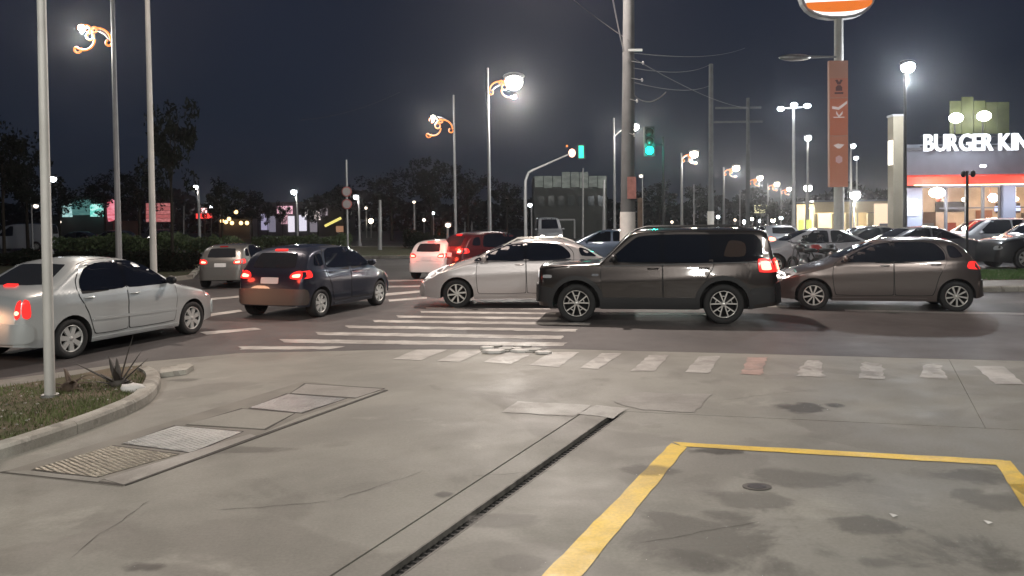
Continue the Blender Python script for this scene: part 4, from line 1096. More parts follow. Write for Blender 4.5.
for (bx, lx, ly, Y, lb) in rowl:
    street_lamp(bx, Y, lx + 2, ly - 3, lb, size=.8, power=1300, dsize=1.4, base_w=.16)
# plain small lamps
def small_lamp(px, Y, lpx, lpy, label, lm=None, size=.35, **k):
    return street_lamp(px, Y, lpx, lpy, label, deco=False, size=size, lm=lm or e_white, group='plain street lamps', **k)
small_lamp(200, 58, 196, 187, 'small curved street lamp behind the dark hatchback, left of the red sign', base_w=.12, power=150)
small_lamp(298, 66, 294, 192, 'small street lamp in front of the lit storefronts', size=.5, base_w=.10, power=200)
small_lamp(360, 62, 356, 197, 'small street lamp just right of the twin round signs', size=.4, base_w=.10, power=150)
small_lamp(415, 70, 414, 202, 'thin pale street lamp between the round signs and the ornamented lamp', lm=e_dim, size=.28, base_w=.10)
small_lamp(434, 90, 433, 213, 'low distant street lamp just above the white hatchback', size=.35, base_w=.08)
small_lamp(448, 70, 448, 225, 'short glowing lantern post above the white hatchback', lm=e_dim, size=.5, base_w=.16)
small_lamp(532, 75, 530, 205, 'small street lamp in front of the dark block with the pale band', size=.4, base_w=.09)
small_lamp(643, 66, 641, 176, 'faint street lamp right of the utility pole', lm=e_dim, size=.3, base_w=.07)
small_lamp(52, 50, 53, 179, 'small lamp just right of the nearest white pole', size=.4, base_w=.09)
small_lamp(33, 60, 36, 206, 'faint low lamp left of the nearest white pole', lm=e_dim, size=.35, base_w=.08)
small_lamp(905, 30, 908, 67, 'tall thin lamp post with a bright white lamp in front of the restaurant', size=.48, lm=e_white, power=1800, pm=m_pole_d, base_w=.085, col=(.9, .95, 1))
small_lamp(808, 55, 808, 138, 'bright globe lamp on a thin post left of the orange banner', size=.45, power=300)
small_lamp(807, 62, 808, 188, 'lower bright lamp on a forked post left of the orange banner', size=.6, power=700, lm=e_bright, base_w=.16)
small_lamp(851, 60, 853, 146, 'small white lamp right of the orange banner, upper of two', size=.4)
small_lamp(857, 66, 856, 158, 'small white lamp right of the orange banner, lower of two', size=.35)
small_lamp(854, 36, 855, 195, 'very bright low lamp right of the pylon in front of the beige annex', size=.44, power=900, lm=e_bright, base_w=.05)
# triple mast
b0 = pt(794, 260, 45); b0.z = .05
o = empty('floodlight_mast', b0, label='tall mast with three white floodlights side by side left of the orange banner', cat='light mast')
k = MB(); H = pt(793, 108, 45).z; k.tube([(0, 0, 0), (0, 0, H)], [.13, .07], 10); k.build('pole', m_pole_g, o)
k = MB(); k.tube([(-.75, 0, H - .05), (.75, 0, H + .02)], .04, 8); k.build('crossbar', m_pole_g, o)
for dx, dz in ((-.75, -.1), (0, .12), (.75, .05)):
    k = MB(); k.ball((dx, -.08, H + dz), (.21, .15, .13), 12, 7); k.build('floodlight', e_white, o)
plight('mast_light', (b0.x, 45, H - .3), 900, (.85, .92, 1))
# bare poles
def bare_pole(px_b, Y, top, label, r, m, px_t=None, taper=.6, name='pole', cat='pole', group=None, below=260, lean=None, pale=None):
    b = pt(px_b, below, Y); b.z = .02; t = pt(px_t if px_t is not None else px_b, top, Y) - b
    o = empty(name, b, label=label, cat=cat, group=group)
    k = MB(); n = 10; k.tube([t * (i / n) for i in range(n + 1)], [r * (1 - (1 - taper) * i / n) for i in range(n + 1)], 14); k.build('shaft', m, o)
    return o
b = gp(50, 397, z=.07); t = pt(40, -70, b.y)
o = empty('white_pole', b, label='nearest white steel pole rising out of the grass island', cat='pole')
k = MB(); n = 12; k.tube([(t - b) * (i / n) for i in range(n + 1)], [.052 * (1 - .2 * i / n) for i in range(n + 1)], 18); k.build('shaft', m_pole, o)
k = MB(); k.tube([(0, 0, 0), (0, 0, .03)], .085, 16); k.build('base_flange', m_steel, o)
bare_pole(154, 19.5, -60, 'tall white pole just behind the silver sedan bonnet', .085, m_pole, px_t=146, below=285)
o = bare_pole(711, 40, 64, 'pale grey tapering pole left of the second amber lamp', .14, m_upole, taper=.75)
k = MB(); k.tube([(0, 0, 0), (0, 0, 2.2)], .17, 12); k.build('painted_base', m_whitew, o)
o = bare_pole(748, 52, 98, 'distant utility pole with two crossarms', .16, m_upole, taper=.7, name='utility_pole', cat='utility pole')
for z, w_ in ((pt(748, 108, 52).z, 3.0), (pt(748, 122, 52).z, 3.2)):
    k = MB(); k.box((-.6, 0, z), (w_, .1, .12)); k.build('crossarm', m_upole, o)
for px, Y, top, lb, r in ((380, 50, 200, 'pale post behind the twin round signs', .14), (583, 70, 168, 'thin post in front of the pale band, left of the utility pole', .1),
                      (604, 60, 180, 'pale greenish post left of the utility pole', .14), (184, 70, 206, 'thin short post left of the small curved lamp', .06), (740, 80, 190, 'thin dark post by the amber lamp row', .07),
                      (694, 58, 184, 'thin post right of the first amber lamp', .05), (472, 80, 222, 'thin short post near the maroon hatchback', .08), (465, 82, 222, 'thin short post left of its twin near the maroon hatchback', .08)):
    bare_pole(px, Y, top, lb, r, m_pole_g)
# thick concrete utility pole
UB = pt(627, 250, 20.2); UB.z = 0
o = empty('utility_pole', UB, label='thick concrete utility pole with whitewashed foot behind the boxy vehicle', cat='utility pole')
k = MB(); t = pt(629, -60, 20.2) - UB; n = 12; k.tube([t * (i / n) for i in range(n + 1)], [.20 - .07 * i / n for i in range(n + 1)], 20); k.build('shaft', m_upole, o)
k = MB(); zt_ = pt(627, 212, 20.2).z; k.tube([(0, 0, 0), t * (zt_ / t.z)], [.206, .197], 20); k.build('whitewashed_foot', m_whitew, o)
k = MB(); z = pt(628, 52, 20.2).z
k.box((.22, -.2, z), (.35, .06, .06)); k.build('bracket', m_steel, o)
for i, (px, py) in enumerate(((643, 63), (642, 80), (637, 101), (634, 135))):
    q = pt(px, py, 20.0) - UB; k = MB(); k.ball(q, (.03, .03, .05), 8, 6); k.tube([q, (q.x * .3, q.y, q.z + .05)], .01, 5); k.build('insulator', m_steel, o)
q = pt(631, 188, 20.0) - UB; k = MB(); k.box(q + Vector((0, -.12, 0)), (.22, .03, .55)); k.build('notice', mat('faded_red_notice', (.30, .12, .10), .6, noise=(8, .4)), o)
k = MB(); k.box((.33, -.05, q.z - .8), (.12, .1, 1.1)); k.build('cable_duct', mat('rusty_duct', (.10, .07, .05), .8, noise=(6, .4)), o)
m_wire = mat('cable', (.05, .05, .052), .6)
def wire(A, B, sag, r, label, m=None):
    k = MB(); n = 14; k.tube([A.lerp(B, i / n) - Vector((0, 0, sag * 4 * (i / n) * (1 - i / n))) for i in range(n + 1)], r, 5)
    k.build('cable', m or m_wire, label=label, cat='cable', group='overhead cables')
wz = lambda px, py, Y: pt(px, py, Y)
m_wl = mat('pale_cable', (.35, .35, .36), .6)
wire(wz(624, 52, 20), wz(606, -40, 14), .1, .015, 'pale cable dropping steeply to the utility pole from upper left', m_wl)
for a, b_, lb in (((633, 53), (745, 48), 'topmost overhead cable running right from the utility pole'), ((633, 68), (711, 64), 'second overhead cable running right to the pale pole'),
                  ((632, 82), (711, 85), 'third overhead cable running right'), ((631, 92), (666, 92), 'lowest short cable right of the utility pole'),
                  ((633, 58), (748, 108), 'overhead cable sloping down to the far crossarms')):
    wire(wz(*a, 20), wz(*b_, 20 if 'short' in lb else 45), .25, .012, lb)
wire(wz(628, 40, 20), wz(540, -30, 30), .1, .012, 'faint cable rising left from the utility pole')
wire(wz(400, 92, 60), wz(300, 120, 60), .4, .02, 'faint distant cable across the sky left of centre')

# traffic signals
m_sig = mat('signal_housing', (.03, .03, .03), .5); e_green = emi('signal_green', (.0, .95, .58), 1.3, base=(.02, .3, .2)); m_off = mat('signal_lens_off', (.05, .02, .015), .2)
def signal(o, c, s, green, lit=2):
    k = MB(); k.box(c, (.36 * s, .2 * s, 1.05 * s)); h = k.build('signal_head', m_sig, o)
    for i in range(3):
        on = i == lit; k = MB(); k.lathe([(0.0, -.02), (.145 * s, -.01), (.15 * s, .02)], 16, c=(c[0], c[1] - .11 * s, c[2] + (.33 - .33 * i) * s)); k.build('signal_lens', green if on else m_off, h)
        k = MB(); k.lathe([(.16 * s, -.05 * s), (.16 * s, .02)], 14, c=(c[0], c[1] - .11 * s, c[2] + (.33 - .33 * i) * s)); k.build('visor', m_sig, h)
b = pt(526, 260, 48); b.z = .05
o = empty('traffic_signal', b, label='traffic signal on a curved mast arm, tall green light, left of the utility pole', cat='traffic light')
H1 = pt(526, 182, 48).z; A1 = pt(533, 170, 48) - b; A2 = pt(574, 152, 48) - b
k = MB(); k.tube([(0, 0, 0), (0, 0, H1 - 1), (0.02, 0, H1), (A1.x * .45, 0, A1.z - .15), tuple(A1), tuple(A1.lerp(A2, .5)), tuple(A2)], [.11, .1, .09, .08, .075, .06, .05], 10); k.build('mast', m_pole_g, o)
c = pt(581, 152, 48) - b
k = MB(); k.box(c, (.42, .2, .86)); h = k.build('signal_head', m_sig, o)
k = MB(); k.box(c + Vector((0, -.12, -.0)), (.30, .03, .74)); k.build('signal_lens', e_green, h)
k = MB(); k.ball(pt(572, 153, 48) - b, (.22, .1, .26), 12, 8); k.build('light_ornament', emi('ornament_pink', (1, .55, .38), 3), o)
k = MB(); k.ball(pt(567, 146, 48) - b, .07, 8, 6); k.build('small_bulb', e_orange, o)
b = pt(684, 260, 30); b.z = .05
b = pt(664, 260, 30); b.z = .05
o = empty('traffic_signal', b, label='traffic signal with a round green light glowing right of the utility pole', cat='traffic light')
hz = pt(662, 146, 30).z; c = pt(649, 141, 30) - b
k = MB(); k.tube([(0, 0, 0), (0, 0, hz + .3)], [.06, .04], 10); k.tube([(0, 0, hz), (c.x, 0, hz)], .035, 8); k.build('mast', m_pole_d, o)
signal(o, c + Vector((0, 0, -.02)), 1.05, emi('signal_green_round', (.01, 1, .70), 6, base=(.02, .3, .2)))
plight('signal_light', (b.x + c.x, 29.5, c.z - .3), 60, (.02, 1, .75), .1)
# twin round signs
b = pt(348, 262, 46); b.z = .02
o = empty('road_sign', b, label='pole with two round traffic signs one above the other', cat='road sign')
k = MB(); k.tube([(0, 0, 0), (0, 0, pt(346, 160, 46).z)], .06, 8); k.build('pole', m_pole_g, o)
m_sign = mat('sign_face', (.36, .34, .34), .5); m_signr = mat('sign_ring', (.38, .10, .09), .5)
for py in (192, 204.5):
    z = pt(347, py, 46).z; k = MB(); k.lathe([(0, -.06), (.24, -.06)], 22, c=(0, 0, z)); k.lathe([(0.24, -.04), (0, -.04)], 22, c=(0, 0, z)); s_ = k.build('sign_disc', m_sign, o)
    k = MB(); k.lathe([(.235, -.07), (.30, -.07), (.30, -.04), (.235, -.04)], 22, c=(0, 0, z)); k.build('sign_ring', m_signr, s_)

# ------------------------------------------------------------------ pylon sign and banner
m_or = emi('sign_orange', (1, .22, .015), .85); m_wh = emi('sign_white', (1, .96, .93), 1.5); m_rd = emi('sign_red', (.85, .03, .04), 1.1); m_bl = emi('sign_blue', (.05, .12, .5), .8)
b = pt(839, 260, 30); b.z = .05
o = empty('pylon_sign', b, label='tall restaurant pylon with a glowing orange bun logo on top', cat='sign')
zt_ = pt(837, 10, 30).z
k = MB(); k.tube([(0, 0, 0), (0, 0, zt_)], [.19, .16], 16); k.build('pole', m_pole, o)
lc = pt(836.5, -14, 30) - b
a = 1.36; hh = 1.16
def ell(cx, cz, rx, rz_, t0, t1, n=26, p=2.6):
    out_ = []
    for i in range(n + 1):
        t = t0 + (t1 - t0) * i / n; ct, st_ = math.cos(t), math.sin(t)
        out_.append((cx + rx * math.copysign(abs(ct) ** (2 / p), ct), cz + rz_ * math.copysign(abs(st_) ** (2 / p), st_)))
    return out_
def plate(P, y0, y1, name, m, par, tilt=0):
    k = MB(); n = len(P); ct, st_ = math.cos(tilt), math.sin(tilt)
    Q = [(lc.x + (x) * ct - z * st_, lc.z + x * st_ + z * ct) for x, z in P]
    A = [(x, y0, z) for x, z in Q]; B = [(x, y1, z) for x, z in Q]
    k.add(A + B, [tuple(range(n)), tuple(reversed(range(n, 2 * n)))] + [(i, n + i, n + (i + 1) % n, (i + 1) % n) for i in range(n)]); return k.build(name, m, par)
tl = .035
plate(ell(0, 0, a + .10, hh + .10, 0, 2 * math.pi), -.16, .16, 'sign_cabinet', m_pole_g, o)
plate(ell(0, 0, a, hh, 0, 2 * math.pi), -.19, -.17, 'sign_face', m_wh, o)
plate(ell(0, -.62, a - .12, hh - .76, math.pi, 2 * math.pi), -.215, -.195, 'lower_bun', m_or, o, tl)
plate(ell(0, .55, a - .12, hh - .70, 0, math.pi), -.215, -.195, 'upper_bun', m_or, o, tl)
def text_mesh(txt, size, bold=.012, ext=.03):
    cu = bpy.data.curves.new('text', 'FONT'); cu.body = txt; cu.size = size; cu.offset = bold * size; cu.extrude = ext; cu.resolution_u = 3
    ob = bpy.data.objects.new('text', cu); COL.objects.link(ob); bpy.context.view_layer.update()
    me = bpy.data.meshes.new_from_object(ob.evaluated_get(bpy.context.evaluated_depsgraph_get())); bpy.data.objects.remove(ob)
    for v in me.vertices: x, y, z = v.co; v.co = (x, -z, y)
    return me
def letters(txt, size, org, m, par, bold=.03, ext=.04, gap=.04, sx=1):
    x = 0; out_ = []
    for ch in txt:
        if ch == ' ': x += size * .20; continue
        me = text_mesh(ch, size, bold, ext); xs_ = [v.co.x for v in me.vertices]; lo, hi = min(xs_), max(xs_)
        for v in me.vertices: v.co.x = (v.co.x - lo) * sx
        me.materials.clear(); me.materials.append(m)
        q = bpy.data.objects.new('letter', me); COL.objects.link(q); q.parent = par; q.location = (org[0] + x, org[1], org[2]); out_.append(q); x += (hi - lo) * sx + gap * size
    return x
w_ = letters('BURGER', .50, (lc.x - 1.02, -.22, lc.z + .0), m_rd, o, .02, .02)
letters('KING', .50, (lc.x - .72, -.22, lc.z - .50), m_rd, o, .02, .02)
# banner on the pylon
bz1, bz0 = pt(838, 61, 29.6).z, pt(838, 187, 29.6).z; bc = pt(837.8, 124, 29.6)
o = empty('vertical_banner', (bc.x, 29.6, 0), label='long vertical orange-brown banner mounted on the pylon pole', cat='banner')
k = MB(); k.box((0, 0, (bz0 + bz1) / 2), (.70, .16, bz1 - bz0)); k.build('banner_box', emi('banner_brown', (.30, .15, .10), .42, base=(.2, .1, .07)), o)
H = bz1 - bz0
for i, (f0_, f1_, col, es_) in enumerate(((.0, .40, (.42, .15, .07), .42), (.41, .70, (.44, .12, .045), .42), (.71, .86, (.38, .13, .07), .42))):
    k = MB(); k.box((0, -.09, bz0 + H * (f0_ + f1_) / 2), (.66, .02, H * (f1_ - f0_))); k.build('banner_field', emi('banner_red', col, es_, base=(.2, .08, .06)), o)
m_bd = emi('banner_dark', (.10, .035, .03), .5, base=(.03, .02, .02)); m_bw = emi('banner_pale', (.75, .62, .58), .55)
def bshape(P, m, name='emblem'):
    k = MB(); n = len(P); A = [(x, -.115, bz0 + H * z) for x, z in P]; B = [(x, -.08, bz0 + H * z) for x, z in P]
    k.add(A + B, [tuple(range(n)), tuple(reversed(range(n, 2 * n)))] + [(i, n + i, n + (i + 1) % n, (i + 1) % n) for i in range(n)]); k.build(name, m, o)
bshape([(-.14, .845), (-.06, .85), (0, .83), (.06, .85), (.14, .845), (.05, .81), (-.05, .81)], m_bd)
bshape([(-.12, .76), (-.12, .79), (-.05, .805), (.05, .805), (.12, .79), (.12, .76)], m_bd); bshape([(-.16, .735), (-.16, .75), (.16, .75), (.16, .735)], m_bd)
bshape([(-.25, .64), (-.02, .63), (.30, .68), (.30, .66), (0, .61), (-.25, .62)], m_bw); bshape([(-.10, .60), (0, .565), (.14, .60), (.12, .575), (0, .55), (-.10, .58)], m_bw)
bshape([(-.20, .555), (.2, .555), (.2, .548), (-.2, .548)], m_bw)
bshape([(-.2, .33), (-.02, .345), (0, .34), (.2, .335), (.04, .305), (-.05, .305)], m_bw); bshape([(-.12, .20), (-.12, .235), (0, .25), (.12, .235), (.12, .20), (0, .185)], mat('banner_grey', (.3, .2, .2), .5, emit=(.42, .25, .25), es=.5))
# unlit lamp head mounted left of the pylon
o = empty('unlit_lamp', pt(836, 57, 29), label='unlit grey lamp head on an arm left of the pylon, high up', cat='lamp')
k = MB(); k.tube([(0, 0, 0), (-1.0, 0, .02)], [.04, .05], 8); k.build('arm', m_pole_g, o)
k = MB(); k.ball((-1.5, 0, .0), (.60, .16, .13), 14, 8); k.build('lamp_housing', m_steel, o)

# ------------------------------------------------------------------ restaurant
m_wallg = mat('restaurant_wall', (.16, .17, .20), .7, noise=(1.5, .12)); m_wallb = mat('restaurant_wall_blue', (.13, .15, .21), .7, noise=(1.5, .1))
m_red = emi('awning_red_lit', (1, .035, .012), .38, base=(.5, .04, .02)); m_mull = mat('window_frame', (.10, .10, .11), .5)
m_int = mat('interior_wall', (.62, .45, .33), .8, noise=(.9, .35)); m_intf = mat('interior_floor', (.35, .3, .26), .4)
m_pane = bpy.data.materials.new('window_glass'); m_pane.use_nodes = True; t_ = m_pane.node_tree; t_.nodes.clear()
o1 = t_.nodes.new('ShaderNodeOutputMaterial'); tr = t_.nodes.new('ShaderNodeBsdfTransparent'); gl_ = t_.nodes.new('ShaderNodeBsdfGlossy'); mxs = t_.nodes.new('ShaderNodeMixShader')
gl_.inputs['Roughness'].default_value = .05; tr.inputs[0].default_value = (.85, .88, .9, 1); mxs.inputs[0].default_value = .08
t_.links.new(tr.outputs[0], mxs.inputs[1]); t_.links.new(gl_.outputs[0], mxs.inputs[2]); t_.links.new(mxs.outputs[0], o1.inputs[0])
YB = 35.0
def X35(px, Y=YB): return pt(px, 200, Y).x
x0, x1 = X35(905), X35(905) + 17
bk = empty('restaurant', (x0, YB, 0), label='grey fast food restaurant with white lettering, red awning and warm lit windows', cat='restaurant')
def zz(py, px=960, Y=YB): return pt(px, py, Y).z
zt_ = zz(152); za = zz(184); zw = zz(193); wd = x1 - x0
k = MB(); k.box((wd / 2, .15, (za + zt_) / 2 + .1), (wd, .3, zt_ - za + .5)); k.build('upper_wall', m_wallg, bk)
k = MB(); k.box((wd / 2, .15, zt_ + .14), (wd + .2, .45, .12)); k.build('parapet_cap', mat('parapet', (.09, .09, .1), .6), bk)
k = MB(); k.prism([(.2, .31), (wd, .31), (wd, 7.8), (4.4, 7.8)], zt_ - .2, zt_ - .05); k.build('roof', m_wallg, bk)
k = MB(); xw0 = X35(922) - x0; k.box((xw0 / 2, .15, za / 2), (xw0, .3, za)); k.build('corner_wall', m_wallb, bk)
k = MB(); k.prism([(0, .31), (.2, .31), (4.4, 7.8), (4.2, 7.8)], 0, zt_); k.build('side_wall', m_wallb, bk)
k = MB(); k.box((xw0 / 2 - .1, -.03, zz(207)), (.5, .06, .75)); k.build('wall_poster', mat('poster_pale', (.3, .33, .4), .4), bk)
k = MB(); k.box((wd / 2 + 1.5, 5.0, 1.7), (wd - 3.1, .1, 3.4)); k.build('interior_wall', m_int, bk)
k = MB(); k.prism([(.3, .33), (wd, .33), (wd, 5), (2.9, 5)], .05, .11); k.build('interior_floor', m_intf, bk)
k = MB(); k.prism([(.3, .33), (wd, .33), (wd, 4.9), (2.9, 4.9)], za, za + .05); k.build('ceiling', m_int, bk)
k = MB(); k.box((wd / 2 + .8, .12, .28), (wd - 1.6, .2, .5)); k.build('window_sill_wall', m_wallg, bk)
rr = random.Random(3); m_decr = mat('decor_red', (.30, .06, .04), .6)
mull = [X35(p) - x0 for p in (922, 947, 967.5, 984, 1001)]
for x in mull:
    k = MB(); k.box((x, .1, za / 2 + .2), (.09, .14, za - .4)); k.build('mullion', m_mull, bk)
px_ = X35(1001) - x0
k = MB(); k.box((px_ + .3, .05, za / 2), (.55, .36, za)); k.build('pillar', m_wallb, bk)
x = px_ + .6
while x < wd - 1:
    k = MB(); k.box((x + 1.3, .1, za / 2 + .2), (.09, .14, za - .4)); k.build('mullion', m_mull, bk); mull.append(x + 1.3); x += 1.3
k = MB(); k.box((wd / 2 + .8, .1, zz(208)), (wd - 1.6, .1, .06)); k.build('transom', m_mull, bk)
ms_ = sorted(mull)
for a_, b_ in zip(ms_[:-1], ms_[1:]):
    k = MB(); k.add([(a_ + .05, .1, .5), (b_ - .05, .1, .5), (b_ - .05, .1, za - .02), (a_ + .05, .1, za - .02)], [(0, 1, 2, 3)]); k.build('pane', m_pane, bk)
e_ceil = emi('ceiling_panel', (1, .86, .66), 10, sample=False)
for i in range(6):
    k = MB(); k.box((1.8 + i * 2.4, 1.8, za - .04), (1.1, .5, .04)); k.build('ceiling_lamp', e_ceil, bk)
for i in range(4): plight('dining_room_light', (x0 + 2 + i * 3.2, YB + 2.2, za - .5), 150, (1, .84, .62), .3)
for i in range(6):
    xx = 1.6 + i * 1.15; k = MB(); k.box((xx, 3.0 + (i % 2) * .6, .76), (.7, .6, .04)); k.box((xx, 3.0 + (i % 2) * .6, .4), (.07, .07, .72)); k.build('table', m_mull, bk)
for i in range(7):
    xx = 1.2 + i * 1.1; k = MB(); k.box((xx, 4.2, .9), (.5, .5, .08)); k.box((xx, 4.45, 1.2), (.5, .06, .6)); k.build('seat_back', (m_mull, m_decr)[i % 2], bk)
k = MB(); k.box((X35(935) - x0, 4.9, 1.9), (.9, .04, 1.2)); k.build('menu_poster', emi('menu_poster', (1, .75, .5), 1.0), bk)
for i, (xx, zc_, w_, h_, cc) in enumerate(((2.3, 1.5, .9, 1.1, (.10, .05, .03)), (3.5, 2.3, 1.5, .5, (.03, .02, .02)), (5.2, 1.3, .8, 1.6, (.28, .10, .05)), (6.4, 2.2, 1.2, .5, (.05, .03, .03)), (7.6, 1.2, 1.0, 1.5, (.07, .05, .04)), (9.4, 1.5, 1.2, 1.0, (.2, .12, .08)))):
    k = MB(); k.box((xx + 1.2, 4.85, zc_), (w_, .06, h_)); k.build('wall_panel', mat('wall_panel_%d' % i, cc, .5, noise=(2, .3)), bk)
for i in range(6):
    xx = 1.5 + i * 1.2; k = MB(); k.tube([(xx, 2.2, za), (xx, 2.2, za - .55)], .012, 5); k.ball((xx, 2.2, za - .65), (.13, .13, .1), 10, 6); k.build('pendant_lamp', (e_warm, m_decr)[i % 2], bk)
k = MB(); k.box((X35(1016) - x0, .6, zz(209)), (1.1, .1, .22)); k.build('window_sign', emi('window_sign_blue', (.55, .62, 1), 2.2), bk)
# awning
aw = MB(); aw.add([(-.7, -.9, za - .05), (wd, -.9, za - .05), (wd, -.9, za + .30), (-.7, -.9, za + .30), (-.7, -.01, za - .05), (wd, -.01, za - .05), (wd, -.01, za + .42), (-.7, -.01, za + .42)],
       [(0, 1, 2, 3), (4, 7, 6, 5), (3, 2, 6, 7), (0, 4, 5, 1), (0, 3, 7, 4), (1, 5, 6, 2)])
aw.build('awning', m_red, bk)
k = MB(); k.box((wd / 2, -.82, za - .07), (wd, .08, .03)); k.build('awning_light_strip', emi('strip_warm', (1, .75, .4), 6), bk)
k = MB(); c = Vector((X35(937, 34) - x0, -1.0, zz(193))); k.ball(c, (.34, .2, .22), 14, 8); k.build('wall_floodlight', e_bright, bk)
plight('awning_flood', (x0 + c.x, YB - 1.4, c.z - .2), 500, (.95, .97, 1), .2)
plight('awning_flood', (x0 + c.x + 4, YB - 1.4, c.z - .2), 200, (.95, .97, 1), .2)
# lettering stands on the parapet
sg_ = empty('restaurant_lettering', (X35(921), YB - .25, 0), label='large glowing white letters reading BURGER KING along the roof edge', cat='sign')
mw = emi('letter_white', (.92, .95, 1), 1.7)
ls = (zz(133.5) - zz(150.5)) / .72
k = MB(); k.box((3.6, .12, zt_ + .25), (7.4, .05, .06)); k.box((3.6, .12, zt_ + .65), (7.4, .05, .06)); k.build('support_rail', m_pole_d, sg_)
total = letters('BURGER KING', ls, (0, 0, zz(151)), mw, sg_, .014, .06, .05, .80)
print('LETTERS width', total, 'G end')
plight('letter_glow', (X35(960), YB - 1.5, zz(145)), 120, (.9, .95, 1), .5)
# green-lit screen on the roof with two floods
sc_ = empty('roof_screen', (X35(949, 39), 39, 0), label='yellow-green lit screen with two white floodlights above the lettering', cat='screen')
g0, g1 = pt(960, 134, 39).z, pt(960, 101, 39).z; wv = pt(1009, 110, 39).x - pt(949, 110, 39).x
m_gs = mat('green_screen_panel', (.065, .078, .03), .7, noise=(1.2, .5))
n = 5
for i in range(n):
    k = MB(); hh_ = (g1 - g0) * (1.0 if i != 1 else 1.12) * (1 if i < 3 else .95); k.box((wv * (i + .5) / n, 0, g0 + hh_ / 2), (wv / n - .04, .08, hh_)); k.build('panel', m_gs, sc_)
for px, py in ((956, 118), (984, 116)):
    q = pt(px, py, 38.3); k = MB(); k.ball((q.x - sc_.location.x, -.7, q.z), (.34, .18, .24), 14, 8); k.build('floodlight', e_bright, sc_)
    k = MB(); k.tube([(q.x - sc_.location.x, -.6, g0 - .3), (q.x - sc_.location.x, -.6, q.z)], .04, 6); k.build('bracket', m_pole_d, sc_)
    plight('screen_flood', (q.x, 37.6, q.z), 38, (1, 1, .85), .2)
# beige column left of the restaurant
q = pt(895.5, 260, 33); col_o = empty('beige_column', (q.x, 33, 0), label='free-standing beige column left of the restaurant corner', cat='column')
zc = pt(895, 117, 33).z; k = MB(); k.box((0, 0, zc / 2), (.42, .5, zc)); k.build('shaft', mat('beige_render', (.24, .21, .155), .8, noise=(2, .12)), col_o)
k = MB(); k.box((0, 0, zc + .04), (.48, .56, .08)); k.build('cap', m_pole_g, col_o)
k = MB(); k.box((-.26, -.1, pt(890, 153, 33).z), (.06, .3, 1.0)); k.build('light_strip', emi('strip_white', (1, .95, .85), 3), col_o)
# beige annex
YA = 62; xa0, xa1 = pt(815, 210, YA).x, pt(889, 210, YA).x; wa = xa1 - xa0
an = empty('annex_building', (xa0, YA, 0), label='low beige building with bright warm openings left of the beige column', cat='building')
ztA = pt(850, 203, YA).z; m_bei = mat('annex_beige', (.50, .42, .28), .8, noise=(1, .12))
k = MB(); k.box((wa / 2, .15, ztA - .3), (wa, .3, .9)); k.build('fascia', m_bei, an)
k = MB(); k.box((wa / 2, 2, ztA + .17), (wa + .4, 4.4, .12)); k.build('roof', m_wallg, an)
for px0, px1 in ((815, 818), (833, 838), (846, 850), (868, 889)):
    a_ = (px0 - 815) / 74 * wa; b_ = (px1 - 815) / 74 * wa; k = MB(); k.box(((a_ + b_) / 2, .15, ztA / 2 - .4), (b_ - a_, .28, ztA - .8)); k.build('pier', m_bei, an)
k = MB(); k.box((wa / 2, 4, ztA / 2), (wa, .1, ztA)); k.build('back_wall', mat('annex_inside', (.75, .62, .42), .8, noise=(.8, .2)), an)
for fx in (.14, .36, .6): plight('annex_light', (xa0 + wa * fx, YA + 2, ztA - .6), 260, (1, .86, .6), .3)
for fx in (.14, .36, .6):
    k = MB(); k.box((wa * fx, 2, ztA - .35), (1, .3, .06)); k.build('ceiling_lamp', e_warm, an)
plight('annex_front', (xa0 + wa * .5, YA - 4, ztA + 1.5), 260, (1, .93, .75), .3)
# black posts in front of the restaurant
b = pt(967, 270, 26.5); b.z = .1
o = empty('black_post', b, label='slim black post with two small spotlights in front of the windows', cat='light post')
zt_ = pt(967, 174, 26.5).z; k = MB(); k.tube([(0, 0, 0), (0, 0, zt_)], .045, 8); k.build('post', m_pole_d, o)
for dx in (-.16, .16):
    k = MB(); k.ball((dx, -.05, zt_ - .1), (.08, .1, .12), 10, 6); k.tube([(0, 0, zt_ - .12), (dx, 0, zt_ - .12)], .015, 5); k.build('spotlight', m_pole_d, o)
k = MB(); q = pt(983, 166, 34.4); k.ball((0, 0, 0), (.16, .08, .06), 10, 6); ob = k.build('wall_lamp', e_white, label='small white oblique lamp on the grey wall under the letters', cat='lamp'); ob.location = q
# yellow-green posts, their shine put in as emission
for px, lb in ((801, 'left yellow-green post with a painted-in glow by the forked lamp'), (809, 'right yellow-green post with a painted-in glow by the forked lamp')):
    q = pt(px, 228, 50); k = MB(); k.box((0, 0, .9), (.26, .2, 1.6)); ob = k.build('glowing_post', emi('post_yellow_glow', (.75, .85, .25), .9, base=(.5, .55, .1)), label=lb, cat='post'); ob.location = (q.x, 50, 0)

